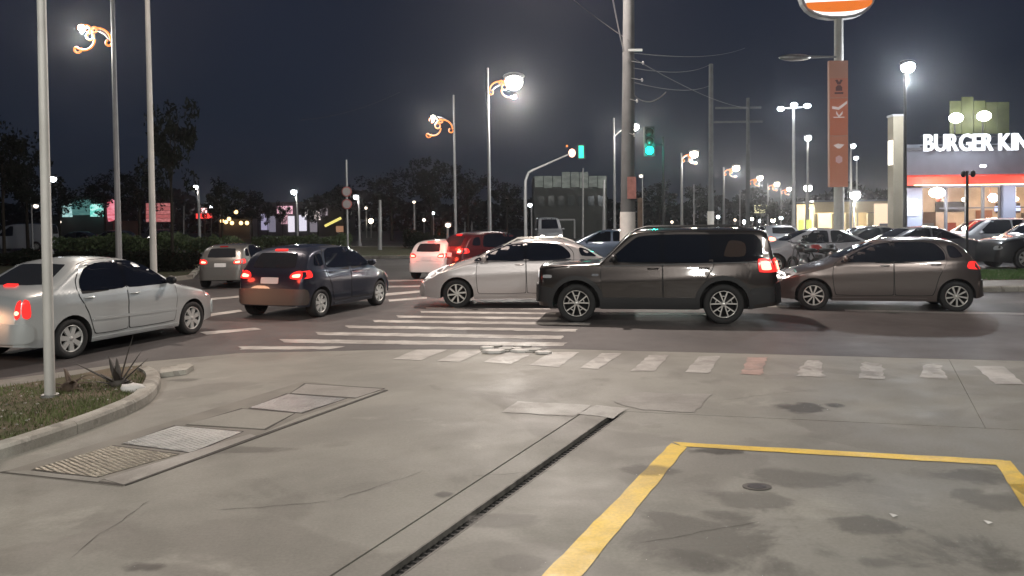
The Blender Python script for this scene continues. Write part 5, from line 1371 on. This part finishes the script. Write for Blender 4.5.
# ------------------------------------------------------------------ lamps above the frame, masts added behind it
def area(name, loc, aim, power, size, col):
    l = bpy.data.lights.new(name, 'AREA'); l.shape = 'DISK'; l.size = size; l.energy = power; l.color = col
    o = bpy.data.objects.new(name, l); COL.objects.link(o); o.location = loc
    o.rotation_euler = (Vector(aim) - Vector(loc)).to_track_quat('-Z', 'Y').to_euler(); return o
def stand_in_mast(x, y, h, aim, power, label, size=.7, col=(1, .975, .91)):  # masts added to light the forecourt in place of its canopy lamps
    o = empty('floodlight_mast', (x, y, 0), label=label, cat='light mast', group='added floodlight masts')
    k = MB(); k.tube([(0, 0, 0), (0, 0, h)], [.12, .07], 10); k.build('pole', m_pole_g, o)
    d = (Vector(aim) - Vector((x, y, h))).normalized(); rot = d.to_track_quat('-Z', 'Y').to_matrix()
    k = MB(); k.box(Vector((0, 0, h)) - d * .08, (size * 1.1, size * 1.1, .1), mat=rot); k.build('floodlight', m_pole_d, o)
    area('stand_in_light', Vector((x, y, h)) + d * .03, aim, power, size, col)
stand_in_mast(-8, -5, 10, (-3, 9, 0), 1300, 'added floodlight mast, unseen behind the viewer on the left')
stand_in_mast(9, -6, 10, (5, 10, 0), 1200, 'added floodlight mast, unseen behind the viewer on the right')
stand_in_mast(.5, -9, 7, (1, 12, 0), 900, 'added floodlight mast, unseen behind the viewer in the middle')
# lamp on the utility pole, above the frame
o = empty('street_lamp', (UB.x, UB.y, 9.2), label='lamp on a short arm high on the thick utility pole, above the picture', cat='street lamp')
k = MB(); k.tube([(0, 0, 0), (-.9, -.5, .35), (-1.8, -1.0, .4)], .035, 8); k.build('arm', m_steel, o)
k = MB(); k.ball((-2.0, -1.1, .4), (.35, .22, .1), 12, 6); k.build('lamp_housing', m_steel, o)
area('utility_pole_lamp', (UB.x - 2.0, UB.y - 1.1, 9.48), (UB.x - 1.8, UB.y - 5, 0), 1900, .30, (1, .86, .77))
o = empty('street_lamp', (pt(150, 200, 19.5).x, 19.5, 11.0), label='lamp head at the top of the tall white pole behind the sedan, above the picture', cat='street lamp')
k = MB(); k.ball((0, -.3, 0), (.3, .35, .1), 12, 6); k.build('lamp_housing', m_steel, o)
area('tall_pole_lamp', (o.location.x, 19.1, 10.88), (o.location.x + 1, 15, 0), 900, .35, (1, .82, .70))

# ------------------------------------------------------------------ trees
m_bark = mat('bark', (.03, .025, .02), .9, spec=.1, noise=(5, .3))
m_fol = mat('foliage_dark', (.008, .010, .006), .9, spec=.08, noise=(.8, .5)); m_fol2 = mat('foliage_mid', (.05, .075, .025), .7, noise=(.9, .45))
def crown_mesh(seed, nl=1700, r=(1, 1, .8), leaf=.07):
    """unit crown: clumps of small leaf faces"""
    rr = random.Random(seed); m = MB(); cl = []
    for i in range(26):
        u, v, w_ = rr.gauss(0, .42), rr.gauss(0, .42), rr.gauss(0, .38)
        l = math.sqrt(u * u + v * v + w_ * w_)
        if l > 1: u, v, w_ = u / l, v / l, w_ / l
        cl.append((u * r[0], v * r[1], w_ * r[2], rr.uniform(.14, .30)))
    for i in range(nl):
        c = rr.choice(cl); d = Vector((rr.gauss(0, 1), rr.gauss(0, 1), rr.gauss(0, .8))).normalized() * c[3] * rr.uniform(.5, 1.1)
        p = Vector(c[:3]) + d; a = Vector((rr.gauss(0, 1), rr.gauss(0, 1), rr.gauss(0, 1))).normalized(); b = a.orthogonal().normalized(); s = leaf * rr.uniform(.5, 1.2)
        m.add([p - a * s, p - b * s * .5, p + a * s, p + b * s * .5], [(0, 1, 2, 3)])
    return m, cl
proto = []
for sd in range(4):
    m, cl = crown_mesh(sd + 20); t = MB(); rr = random.Random(sd)
    t.tube([(0, 0, -2.2), (.03, .02, -1.2), (0, 0, -.3), (.05, 0, .2)], [.11, .085, .06, .02], 8)
    for c in cl[:9]:
        t.tube([(0, 0, rr.uniform(-1.1, -.2)), (c[0] * .5, c[1] * .5, c[2] * .5 - .15), (c[0], c[1], c[2])], [.04, .025, .008], 5)
    proto.append((m, t))
tree_mesh = []
def tree(px, Y, top_py, wpx, label, v, group='dark trees along the avenue', fol=None, cat='tree', base=0):
    p = pt(px, 240, Y); ztop = pt(px, top_py, Y).z; rad = wpx / 2 * Y / F / 0.95
    rz = (ztop - base) * .36
    if len(tree_mesh) <= v or tree_mesh[v] is None:
        root = empty('tree', (0, 0, 0)); a = proto[v][0].build('crown', m_fol, root); b = proto[v][1].build('trunk', m_bark, root); tree_mesh.append((a.data, b.data))
    else:
        root = empty('tree', (0, 0, 0)); a = bpy.data.objects.new('crown', tree_mesh[v][0]); b = bpy.data.objects.new('trunk', tree_mesh[v][1])
        for q in (a, b): COL.objects.link(q); q.parent = root
    if fol:
        a.data = a.data.copy(); a.data.materials[0] = fol
    root.location = (p.x, Y, base); cz = (ztop - base) - rz * .85
    a.location = (0, 0, cz); a.scale = (rad, rad, rz); b.location = (0, 0, cz); b.scale = (rad * .5, rad * .5, cz / 2.2)
    root.rotation_euler.z = random.Random(px * 7 + Y).uniform(0, 6.28)
    tag(root, label, cat, group)
tl_ = [(172, 38, 92, 62, 'tallest dark tree with lamp-lit green leaf tips right of the second white pole', 0), (4, 40, 112, 60, 'big dark tree filling the left edge behind the nearest white pole', 1),
       (28, 60, 150, 60, 'dark tree left of the green-lit billboard', 2), (140, 62, 158, 48, 'dark tree between the two tall poles behind the pink signboard', 3),
       (222, 66, 178, 44, 'dark tree behind the small curved lamp', 1), (252, 84, 192, 36, 'low dark tree left of the storefronts', 2), (318, 92, 196, 30, 'small dark tree in front of the lit storefronts', 3),
       (345, 88, 182, 44, 'dark tree behind the round signs', 0), (392, 80, 168, 60, 'broad dark tree right of the round signs', 1), (432, 76, 160, 58, 'broad dark tree behind the lamp left of the brightest lamp', 2),
       (468, 84, 164, 56, 'broad dark tree below the brightest lamp', 3), (508, 92, 180, 44, 'dark tree left of the curved signal mast', 0), (660, 96, 180, 44, 'dark tree right of the utility pole', 1),
       (700, 104, 186, 42, 'dark tree behind the pale thick pole', 2), (742, 96, 196, 34, 'dark tree behind the crossarm pole', 3), (770, 112, 200, 32, 'small dark tree near the triple floodlight mast', 0),
       (60, 75, 176, 50, 'dark tree behind the green-lit billboard', 3), (105, 82, 170, 50, 'dark tree behind the pink round sign', 0)]
for a in tl_: tree(*a)
for px, lb in ((268, 'leftmost slim tree standing before the lit storefronts'), (283, 'second slim tree standing before the lit storefronts'), (309, 'third slim tree standing before the lit storefronts')):
    tree(px, 90, 200, 18, lb, px % 4, 'slim trees before the storefronts')
# far wood: one ragged mass
rr = random.Random(31); m = MB()
for i in range(26000):
    x = rr.uniform(-190, 190); h = 5.5 + 4.5 * mnoise.noise(Vector((x * .045, 3, 0))) + 2.5 * mnoise.noise(Vector((x * .2, 9, 0)))
    z = h * (1 - rr.random() ** 1.6 * .98) * 1.15; y = 172 + rr.uniform(-5, 5); s = rr.uniform(.35, .9)
    a = Vector((rr.gauss(0, 1), rr.gauss(0, .5), rr.gauss(0, 1))).normalized(); b = a.orthogonal().normalized(); p = Vector((x, y, max(.3, z)))
    m.add([p - a * s, p - b * s * .6, p + a * s, p + b * s * .6], [(0, 1, 2, 3)])
m.build('distant_wood', m_fol, kind='stuff', label='ragged dark belt of far trees along the horizon', cat='wood')
# hedges on the islands
def hedge(x0, x1, y0, y1, h, label, name='hedge', n=5000, fol=None, s0=.05, base=.1):
    rr = random.Random(int(x0 * 10)); m = MB()
    for i in range(n):
        x, y = rr.uniform(x0, x1), rr.uniform(y0, y1); hh_ = h * (.8 + .45 * mnoise.noise(Vector((x * .5, y * .7, 2))) + .2 * mnoise.noise(Vector((x * 2, y, 5))))
        z = base + hh_ * rr.random() ** .45; s = rr.uniform(.6, 1.4) * s0
        a = Vector((rr.gauss(0, 1), rr.gauss(0, 1), rr.gauss(0, 1))).normalized(); b = a.orthogonal().normalized(); p = Vector((x, y, z))
        m.add([p - a * s, p - b * s * .6, p + a * s, p + b * s * .6], [(0, 1, 2, 3)])
    m.build(name, fol or m_fol2, label=label, cat='hedge', group=None)
hedge(pt(255, 250, 56).x, pt(350, 250, 56).x, 55, 57, 1.0, 'trimmed low green hedge in front of the storefronts', s0=.09)
hedge(pt(140, 250, 30).x, pt(192, 250, 30).x, 29, 31, .75, 'dark low hedge behind the silver sedan bonnet', n=5000, s0=.06, fol=m_fol)
hedge(pt(405, 250, 52).x, pt(445, 250, 52).x, 51, 53, 1.3, 'dark shrubs left of the white hatchback', n=3500, s0=.09, fol=m_fol)
hedge(pt(60, 250, 44).x, pt(240, 250, 44).x, 43, 45, 1.3, 'long green hedge behind the pale hatchback', n=9000, s0=.08)
hedge(pt(0, 250, 36).x, pt(130, 250, 36).x, 35, 37, .7, 'long dark low hedge behind the silver sedan roof', n=7000, s0=.07, fol=m_fol)

# ------------------------------------------------------------------ lit signs and storefronts, far left
def sign_mat(name, cA, cB, s, sc=2.0):
    m = bpy.data.materials.new(name); m.use_nodes = True; t = m.node_tree; b = t.nodes['Principled BSDF']
    g_ = t.nodes.new('ShaderNodeNewGeometry'); n = t.nodes.new('ShaderNodeTexNoise'); n.inputs['Scale'].default_value = sc; n.inputs['Detail'].default_value = 2
    mp = t.nodes.new('ShaderNodeMapping'); mp.inputs['Scale'].default_value = (1, 1, 2.5); r = t.nodes.new('ShaderNodeMapRange'); r.inputs[1].default_value = .4; r.inputs[2].default_value = .6
    x = t.nodes.new('ShaderNodeMix'); x.data_type = 'RGBA'; x.inputs[6].default_value = (*cA, 1); x.inputs[7].default_value = (*cB, 1)
    t.links.new(g_.outputs['Position'], mp.inputs[0]); t.links.new(mp.outputs[0], n.inputs['Vector']); t.links.new(n.outputs[0], r.inputs[0]); t.links.new(r.outputs[0], x.inputs[0])
    t.links.new(x.outputs[2], b.inputs['Emission Color']); b.inputs['Emission Strength'].default_value = s; b.inputs['Base Color'].default_value = (.1, .1, .1, 1); m.cycles.emission_sampling = 'NONE'
    return m
def boxpx(name, x0p, y0p, x1p, y1p, Y, m, parent=None, th=.3, org=None):
    a = pt(x0p, (y0p + y1p) / 2, Y); b = pt(x1p, (y0p + y1p) / 2, Y); zt_ = pt((x0p + x1p) / 2, y0p, Y).z; zb_ = pt((x0p + x1p) / 2, y1p, Y).z
    o_ = Vector(org or (0, 0, 0)); k = MB(); k.box(Vector(((a.x + b.x) / 2, Y + th / 2, (zt_ + zb_) / 2)) - o_, (abs(b.x - a.x), th, abs(zt_ - zb_))); return k.build(name, m, parent)
m_bdark = mat('dark_building', (.06, .055, .055), .8, noise=(.4, .3)); m_brown = mat('brown_building', (.13, .07, .05), .8, noise=(.5, .3))
def org(px, Y): q = pt(px, 240, Y); return (q.x, Y, 0)
O_ = org(90, 90); bb = empty('lit_billboard', O_, label='green and white glowing billboard on a dark shop front, far left', cat='billboard')
boxpx('wall', 60, 196, 104, 238, 91, m_bdark, bb, 4, O_)
boxpx('screen', 62, 204, 71, 217, 90, sign_mat('screen_pale', (.5, .75, .72), (.25, .5, .5), 1.0), bb, .3, O_)
boxpx('screen', 72, 200, 90, 215, 90, sign_mat('screen_teal', (.05, .16, .16), (.10, .24, .22), .8), bb, .3, O_)
boxpx('screen', 90, 204, 103, 216.5, 90, sign_mat('screen_mint', (.55, .95, .88), (.1, .6, .5), 1.15, 1.2), bb, .3, O_)
O_ = org(110, 92); bb = empty('round_sign', O_, label='pink and red glowing rounded sign beside the green billboard', cat='sign')
boxpx('wall', 95, 221, 122, 240, 93, m_brown, bb, 4, O_)
k = MB(); c = pt(109, 210, 92) - Vector(O_); k.ball(c, (1.3, .3, 1.35), 20, 10); k.build('sign_face', sign_mat('sign_pink', (1, .35, .45), (.75, .12, .16), .95, 1.5), bb)
O_ = org(159, 88); bb = empty('lit_signboard', O_, label='rectangular pink signboard with faint pale lines between the tall poles', cat='signboard')
boxpx('frame', 145, 202, 173, 223, 88.2, m_bdark, bb, .4, O_)
for i in range(5): boxpx('sign_band', 146, 203.2 + i * 3.8, 172, 206.6 + i * 3.8, 88 - .02 * (i % 2), sign_mat('band', ((.85, .30, .30), (.75, .20, .20))[i % 2], (.55, .14, .14), .62, 3), bb, .15, O_)
boxpx('support', 157, 223, 160, 245, 88.3, m_bdark, bb, .3, O_)
O_ = org(204, 100); bb = empty('red_sign', O_, label='small glowing red sign with a white crown light on top, left of the warm lights', cat='sign')
boxpx('sign_face', 196, 213.5, 212, 218.5, 100, emi('neon_red', (1, .05, .04), 1.6), bb, .3, O_)
boxpx('crown_light', 201, 208, 206, 213, 100, emi('neon_pink', (1, .55, .55), 2), bb, .3, O_); boxpx('post', 203, 218.5, 205, 240, 100.1, m_bdark, bb, .2, O_)
O_ = org(235, 104); bb = empty('kiosk', O_, label='dark kiosk strung with warm yellow bulbs left of the storefronts', cat='kiosk')
boxpx('wall', 219, 219, 250, 240, 105, m_bdark, bb, 3, O_)
for px, py in ((222, 221), (226, 222), (232, 223), (236, 212), (241, 223), (247, 223), (229, 219)):
    k = MB(); k.ball(pt(px, py, 104) - Vector(O_), .26, 10, 6); k.build('bulb', emi('bulb_warm', (1, .62, .25), 4), bb)
O_ = org(300, 112); bb = empty('storefront_row', O_, label='row of bright pink and white storefronts behind the slim trees', cat='shops')
boxpx('wall', 256, 202, 347, 240, 113, m_bdark, bb, 6, O_)
rr = random.Random(8)
for (a_, b_, c_, d_, col, e_) in ((261, 214, 268, 230, (.55, .5, .75), .8), (269, 216, 275, 232, (.45, .42, .55), .5), (277, 206, 292, 214, (1, .55, .66), 1.3), (281, 215, 287, 224, (.9, .5, .6), .8), (288, 216, 294, 232, (.9, .85, .95), 1.2),
                                   (299, 215, 306, 231, (.85, .82, .95), 1.2), (305, 210, 311, 217, (1, .92, .9), 2.0), (312, 211, 320, 220, (1, .86, .82), 1.6), (320, 208, 327, 216, (.6, .5, .55), .6), (310, 222, 317, 232, (.4, .36, .42), .6), (336, 226, 343, 232, (.7, .35, .2), .6)):
    boxpx('shop_window', a_, b_, c_, d_, 112.6 - rr.random() * .3, emi('shop_glow', col, e_ * .8), bb, .3, O_)
a_, b_ = pt(325, 226, 111), pt(341, 218, 111); k = MB(); k.tube([a_ - Vector(O_), b_ - Vector(O_)], .2, 6); k.build('slanted_light', emi('yellow_neon', (.95, .8, .22), 1.1), bb)
# block with a pale band, between the signal mast and the utility pole
O_ = org(570, 84); bb = empty('block_building', O_, label='dark block with a pale greenish patterned band along its top', cat='building')
boxpx('wall', 534, 176, 607, 240, 84, mat('block_wall', (.055, .06, .058), .8, noise=(.6, .2)), bb, 8, O_)
m_band = sign_mat('band_pale', (.17, .20, .17), (.07, .09, .08), .55, 1.3)
for i in range(8): boxpx('band_panel', 535 + i * 9, 176 - (4 if i in (3, 4, 5) else 0), 543.2 + i * 9, 187 + (i % 2), 83.7, m_band, bb, .25, O_)
for i in range(7): boxpx('window', 538 + i * 10, 196, 544 + i * 10, 206, 83.8, mat('dark_pane', (.03, .04, .04), .1), bb, .2, O_)
boxpx('canopy_rail', 556, 219, 575, 220.4, 80, m_pole_g, bb, .3, O_); boxpx('canopy_leg', 574, 220, 575.4, 242, 80, m_pole_g, bb, .3, O_)
O_ = org(762, 130); bb = empty('panel_sign', O_, label='small yellow-white glowing panel under the amber lamp row', cat='sign')
boxpx('panel', 755, 205, 768, 213, 130, emi('panel_yellow', (.9, .85, .5), 1.1), bb, .3, O_); boxpx('post', 761, 213, 762, 228, 130.1, m_bdark, bb, .3, O_)
# many far lamps, small in the picture
for i, (px, py, Y, s, e_, lb) in enumerate(((211, 207, 120, .35, e_white, 'left of two tiny far lamps above the red sign'), (222, 207, 122, .35, e_white, 'right of two tiny far lamps above the red sign'),
      (710, 219, 120, .5, e_white, 'low far lamp left of the amber row foot, white'), (718, 217, 125, .45, e_white, 'low far lamp just behind the pale thick pole'), (744, 222, 140, .6, e_white, 'low far lamp under the crossarm pole'),
      (752, 219, 150, .5, e_warm, 'low warm far lamp right of the crossarm pole'), (760, 221, 150, .5, e_white, 'low white far lamp left of the triple mast'), (773, 220, 140, .7, e_warm, 'low warm far lamp near the triple mast'),
      (781, 218, 150, .6, e_white, 'far white lamp at the foot of the triple mast'), (735, 220, 130, .4, e_dim, 'dim far lamp between the pale pole and the crossarms'), (672, 222, 110, .35, e_dim, 'dim far lamp right of the utility pole foot'),
      (366, 208, 100, .3, e_dim, 'dim far lamp right of the twin round signs'), (371, 221, 100, .5, e_warm, 'warm far lamp low between the trees'), (424, 220, 95, .35, e_dim, 'dim far lamp low above the white hatchback'),
      (96, 238, 80, .3, e_dim, 'dim low lamp below the round pink sign'), (60, 222, 90, .25, e_dim, 'dim lamp left of the green billboard'))):
    q = pt(px, py, Y); o = empty('street_lamp', (q.x, Y, 0), label=lb, cat='street lamp', group='tiny far street lamps')
    s *= .6; k = MB(); k.ball((0, 0, q.z), s, 8, 6); k.build('lamp_glass', e_, o); k = MB(); k.tube([(0, 0, 0), (0, 0, q.z - s * .8)], .07, 6); k.build('pole', m_pole_g, o)

# ------------------------------------------------------------------ parked and distant vehicles
def simple_car(root, pm, kind='hatch', tail=0, headl=0):
    P = {'hatch': (3.9, 1.70, 2.5, .75, .30, [(0, .42), (.02, .55), (.1, .72), (.35, .86), (.95, 1.0), (1.35, 1.26), (1.75, 1.44), (2.2, 1.5), (3.0, 1.48), (3.45, 1.38), (3.72, 1.08), (3.85, .92), (3.9, .45)], [(0, .9), (3.9, 1.0)], .36, .12),
         'saloon': (4.4, 1.76, 2.65, .85, .31, [(0, .42), (.02, .55), (.1, .68), (.4, .82), (1.1, .96), (1.55, 1.2), (2.0, 1.40), (2.5, 1.46), (3.0, 1.43), (3.5, 1.22), (3.85, 1.04), (4.25, 1.0), (4.38, .8), (4.4, .45)], [(0, .88), (4.4, .98)], .36, .12),
         'suv': (4.5, 1.84, 2.68, .88, .36, [(0, .45), (.02, .65), (.08, .9), (.3, 1.02), (1.1, 1.12), (1.5, 1.4), (1.85, 1.62), (2.3, 1.70), (3.5, 1.68), (4.0, 1.58), (4.25, 1.2), (4.42, 1.0), (4.5, .5)], [(0, 1.0), (4.5, 1.1)], .32, .12),
         'van': (4.9, 1.9, 3.0, .9, .33, [(0, .45), (.02, .7), (.1, .95), (.5, 1.12), (.9, 1.25), (1.35, 1.75), (1.6, 2.0), (2.2, 2.12), (4.4, 2.12), (4.78, 2.05), (4.86, 1.6), (4.9, .5)], [(0, 1.1), (4.9, 1.15)], .14, .12)}[kind]
    L, Wd, wb, fo, rw, prof, belt, tum, R = P
    c = Car(L, Wd, wb, fo, rw, prof, belt, tumble=tum, R=R); c.body(pm, root); b = c.bl(2) + .04
    zr = max(z for x, z in prof) - .10
    xs_ = [x for x in (1.45, 1.9)]; x0_ = next(i * .02 for i in range(int(L / .02)) if c.zt(i * .02) > b + .14); x1_ = L - next(i * .02 for i in range(int(L / .02)) if c.zt(L - i * .02) > b + .14)
    xt0 = next(i * .02 for i in range(int(L / .02)) if c.zt(i * .02) > zr + .03); xt1 = L - next(i * .02 for i in range(int(L / .02)) if c.zt(L - i * .02) > zr + .03)
    mid_ = (x0_ + x1_) / 2 + .05
    if kind == 'van': c.both('window', [(x0_ + .1, b), (xt0 + .1, zr - .1), (2.2, zr - .1), (2.2, b)], m_glass, root, off=.014)
    else:
        c.both('window', [(x0_ + .12, b), (xt0 + .08, zr), (mid_ - .04, zr + .01), (mid_ - .04, b)], m_glass, root, off=.014)
        c.both('window', [(mid_ + .04, b), (mid_ + .04, zr + .01), (xt1 - .12, zr), (x1_ - .12, b + .05)], m_glass, root, off=.014)
    c.panel('windscreen', 'front', [(-Wd * .34, b + .08), (-Wd * .29, zr - .0), (Wd * .29, zr - .0), (Wd * .34, b + .08)], m_glass, root)
    c.panel('rear_window', 'rear', [(-Wd * .32, b + .12), (-Wd * .27, zr - .02), (Wd * .27, zr - .02), (Wd * .32, b + .12)], m_glass_r, root)
    for sg in (1, -1):
        c.panel('headlight', 'front', [(sg * Wd * .27, .64), (sg * Wd * .27, .76), (sg * Wd * .41, .80), (sg * Wd * .42, .66)], m_hl_on if headl else m_hl, root, off=.012)
        c.panel('taillight', 'rear', [(sg * Wd * .28, .80), (sg * Wd * .28, .94), (sg * Wd * .43, .98), (sg * Wd * .44, .80)], m_tl_core if tail else m_tl, root, off=.012)
    c.panel('number_plate', 'rear', [(-.2, .68), (-.2, .80), (.2, .80), (.2, .68)], m_plate_w, root, off=.014, rnd=.3)
    c.wheels(root, 'cap', m_hubcap); c.mirror(x0_ + .2, b + .02, pm, root)
def place_car(px, Y, yaw, pm, kind, label, z=.05, **k):
    q = pt(px, 250, Y); o = empty({'van': 'parked_van', 'suv': 'parked_suv'}.get(kind, 'parked_car'), (q.x, Y, z), R_(yaw), label=label, cat={'van': 'van'}.get(kind, 'car'))
    simple_car(o, pm, kind, **k); return o
p_white = paint('white_paint_b', (.36, .37, .40), .05); p_dark = paint('black_paint', (.018, .018, .02), .2); p_grey = paint('grey_paint', (.10, .10, .11), .5); p_blue = paint('steel_blue_paint', (.10, .13, .20), .3)
place_car(808, 26, 178, p_white, 'saloon', 'parked white car behind the motorcycles, seen over the grey-brown bonnet')
place_car(862, 31, 178, p_dark, 'saloon', 'dark parked car behind the grey-brown hatchback windscreen')
place_car(908, 28, 180, p_grey, 'saloon', 'parked grey car whose pale roof shows over the grey-brown hatchback')
place_car(985, 31.5, 182, p_white, 'suv', 'parked white car in front of the restaurant windows')
place_car(1047, 26.8, 182, p_dark, 'suv', 'dark parked sport utility vehicle cut by the right edge above the grass verge')
place_car(771, 36, 92, p_white, 'hatch', 'white car with bright red brake lights just beyond the boxy vehicle roof', tail=1)
place_car(602, 33, 172, p_blue, 'saloon', 'bluish dark car half hidden behind the silver five-door roof', z=0)
place_car(548, 60, -86, p_white, 'van', 'white van coming towards the viewer with headlights on', z=0, headl=1)
place_car(22, 62, 185, p_white, 'van', 'white van with a headlight on, low at the far left', z=0, headl=1)
place_car(76, 64, 180, p_dark, 'saloon', 'dark car parked below the green billboard', z=0)
place_car(112, 64, 180, p_grey, 'hatch', 'grey car parked below the pink round sign', z=0)
place_car(162, 74, -80, p_grey, 'saloon', 'car with white headlights on, low behind the hedge between the poles', z=0, headl=1)
q = pt(-120, 250, 8.4); o = empty('parked_car', (-9.9, 8.3, 0), R_(50), label='pale car waiting behind the silver sedan, outside the left edge', cat='car'); simple_car(o, p_grey, 'hatch', headl=1)
hp = Vector((-9.9, 8.3, .68)) + Vector((math.cos(R_(50)), math.sin(R_(50)), 0)) * 2.15; plight('dipped_beam', hp, 34, (1, .46, .22), .08, spot=50, aim=loc_on(r1, -2.2, 0, .3), blend=.9)
# motorcycles in the car park
m_moto = mat('motorcycle_black', (.02, .02, .022), .3, coat=.5); m_motor = mat('engine_metal', (.3, .3, .31), .35, .8); m_mred = mat('tank_red', (.35, .02, .02), .3, coat=.6)
def motorcycle(px, Y, yaw, tank, label):
    q = pt(px, 250, Y); o = empty('motorcycle', (q.x, Y, .05), R_(yaw), label=label, cat='motorcycle', group='motorcycles parked behind the grey-brown hatchback')
    for x in (.65, -.65):
        k = MB(); k.lathe([(.22, -.04), (.29, -.045), (.31, 0), (.29, .045), (.22, .04), (.21, 0), (.22, -.04)], 22); w_ = k.build('wheel', m_rubber, o); w_.location = (x, 0, .31)
        k = MB(); k.lathe([(.0, -.03), (.03, -.03), (.03, .03), (0, .03)], 10)
        for i in range(6): a_ = i * math.pi / 3; k.tube([(0, 0, 0), (.21 * math.cos(a_), 0, .21 * math.sin(a_))], .008, 4)
        k.lathe([(.2, -.025), (.225, -.025), (.225, .025), (.2, .025)], 20); k.build('rim', m_motor, w_)
    k = MB(); k.tube([(.65, .07, .31), (.45, .07, .85), (.42, .05, .95)], .022, 6); k.tube([(.65, -.07, .31), (.45, -.07, .85), (.42, -.05, .95)], .022, 6); k.build('fork', m_motor, o)
    k = MB(); k.tube([(.42, 0, .85), (.1, 0, .45), (-.25, 0, .42), (-.3, 0, .72), (.40, 0, .80)], .025, 6); k.tube([(-.25, .06, .42), (-.65, .06, .31)], .02, 6); k.tube([(-.25, -.06, .42), (-.65, -.06, .31)], .02, 6); k.build('frame', m_moto, o)
    k = MB(); k.ball((.02, 0, .42), (.2, .13, .17), 12, 8); k.box((.02, 0, .58), (.14, .16, .2)); k.build('engine', m_motor, o)
    k = MB(); k.ball((.14, 0, .86), (.26, .13, .13), 12, 8); k.build('fuel_tank', tank, o)
    k = MB(); k.ball((-.35, 0, .82), (.38, .13, .07), 12, 6); k.build('seat', m_moto, o)
    k = MB(); k.tube([(.30, .36, 1.08), (.40, .12, 1.02), (.40, -.12, 1.02), (.30, -.36, 1.08)], .014, 6); k.build('handlebar', m_moto, o)
    k = MB(); k.ball((.56, 0, .90), (.08, .09, .09), 10, 6); k.build('headlamp', m_hl, o)
    k = MB(); k.tube([(.05, -.12, .3), (-.3, -.15, .28), (-.75, -.16, .38)], [.025, .03, .045], 8); k.build('exhaust', m_chrome, o)
    for s_ in (1, -1):
        k = MB(); k.tube([(.36, s_ * .2, 1.04), (.36, s_ * .26, 1.2)], .008, 4); k.ball((.35, s_ * .27, 1.22), (.02, .07, .045), 8, 6); k.build('mirror', m_moto, o)
motorcycle(804, 23.9, 100, m_moto, 'left black motorcycle parked in front of the white car')
motorcycle(819, 23.7, 108, m_mred, 'middle motorcycle with a red tank parked in front of the white car')
motorcycle(833, 23.9, 80, m_moto, 'right black motorcycle parked in front of the white car')

# ------------------------------------------------------------------ thin haze added over the scene to give the lamps halos
HZ = True
if HZ:
    hz_m = bpy.data.materials.new('haze_volume'); hz_m.use_nodes = True; t = hz_m.node_tree; t.nodes.clear()
    o1 = t.nodes.new('ShaderNodeOutputMaterial'); pv = t.nodes.new('ShaderNodeVolumePrincipled')
    pv.inputs['Color'].default_value = (.9, .92, 1, 1); pv.inputs['Density'].default_value = .0007; pv.inputs['Anisotropy'].default_value = .92
    t.links.new(pv.outputs[0], o1.inputs['Volume'])
    k = MB(); k.box((0, 425, 9), (1300, 1000, 20.2)); h = k.build('haze', hz_m, kind='stuff')
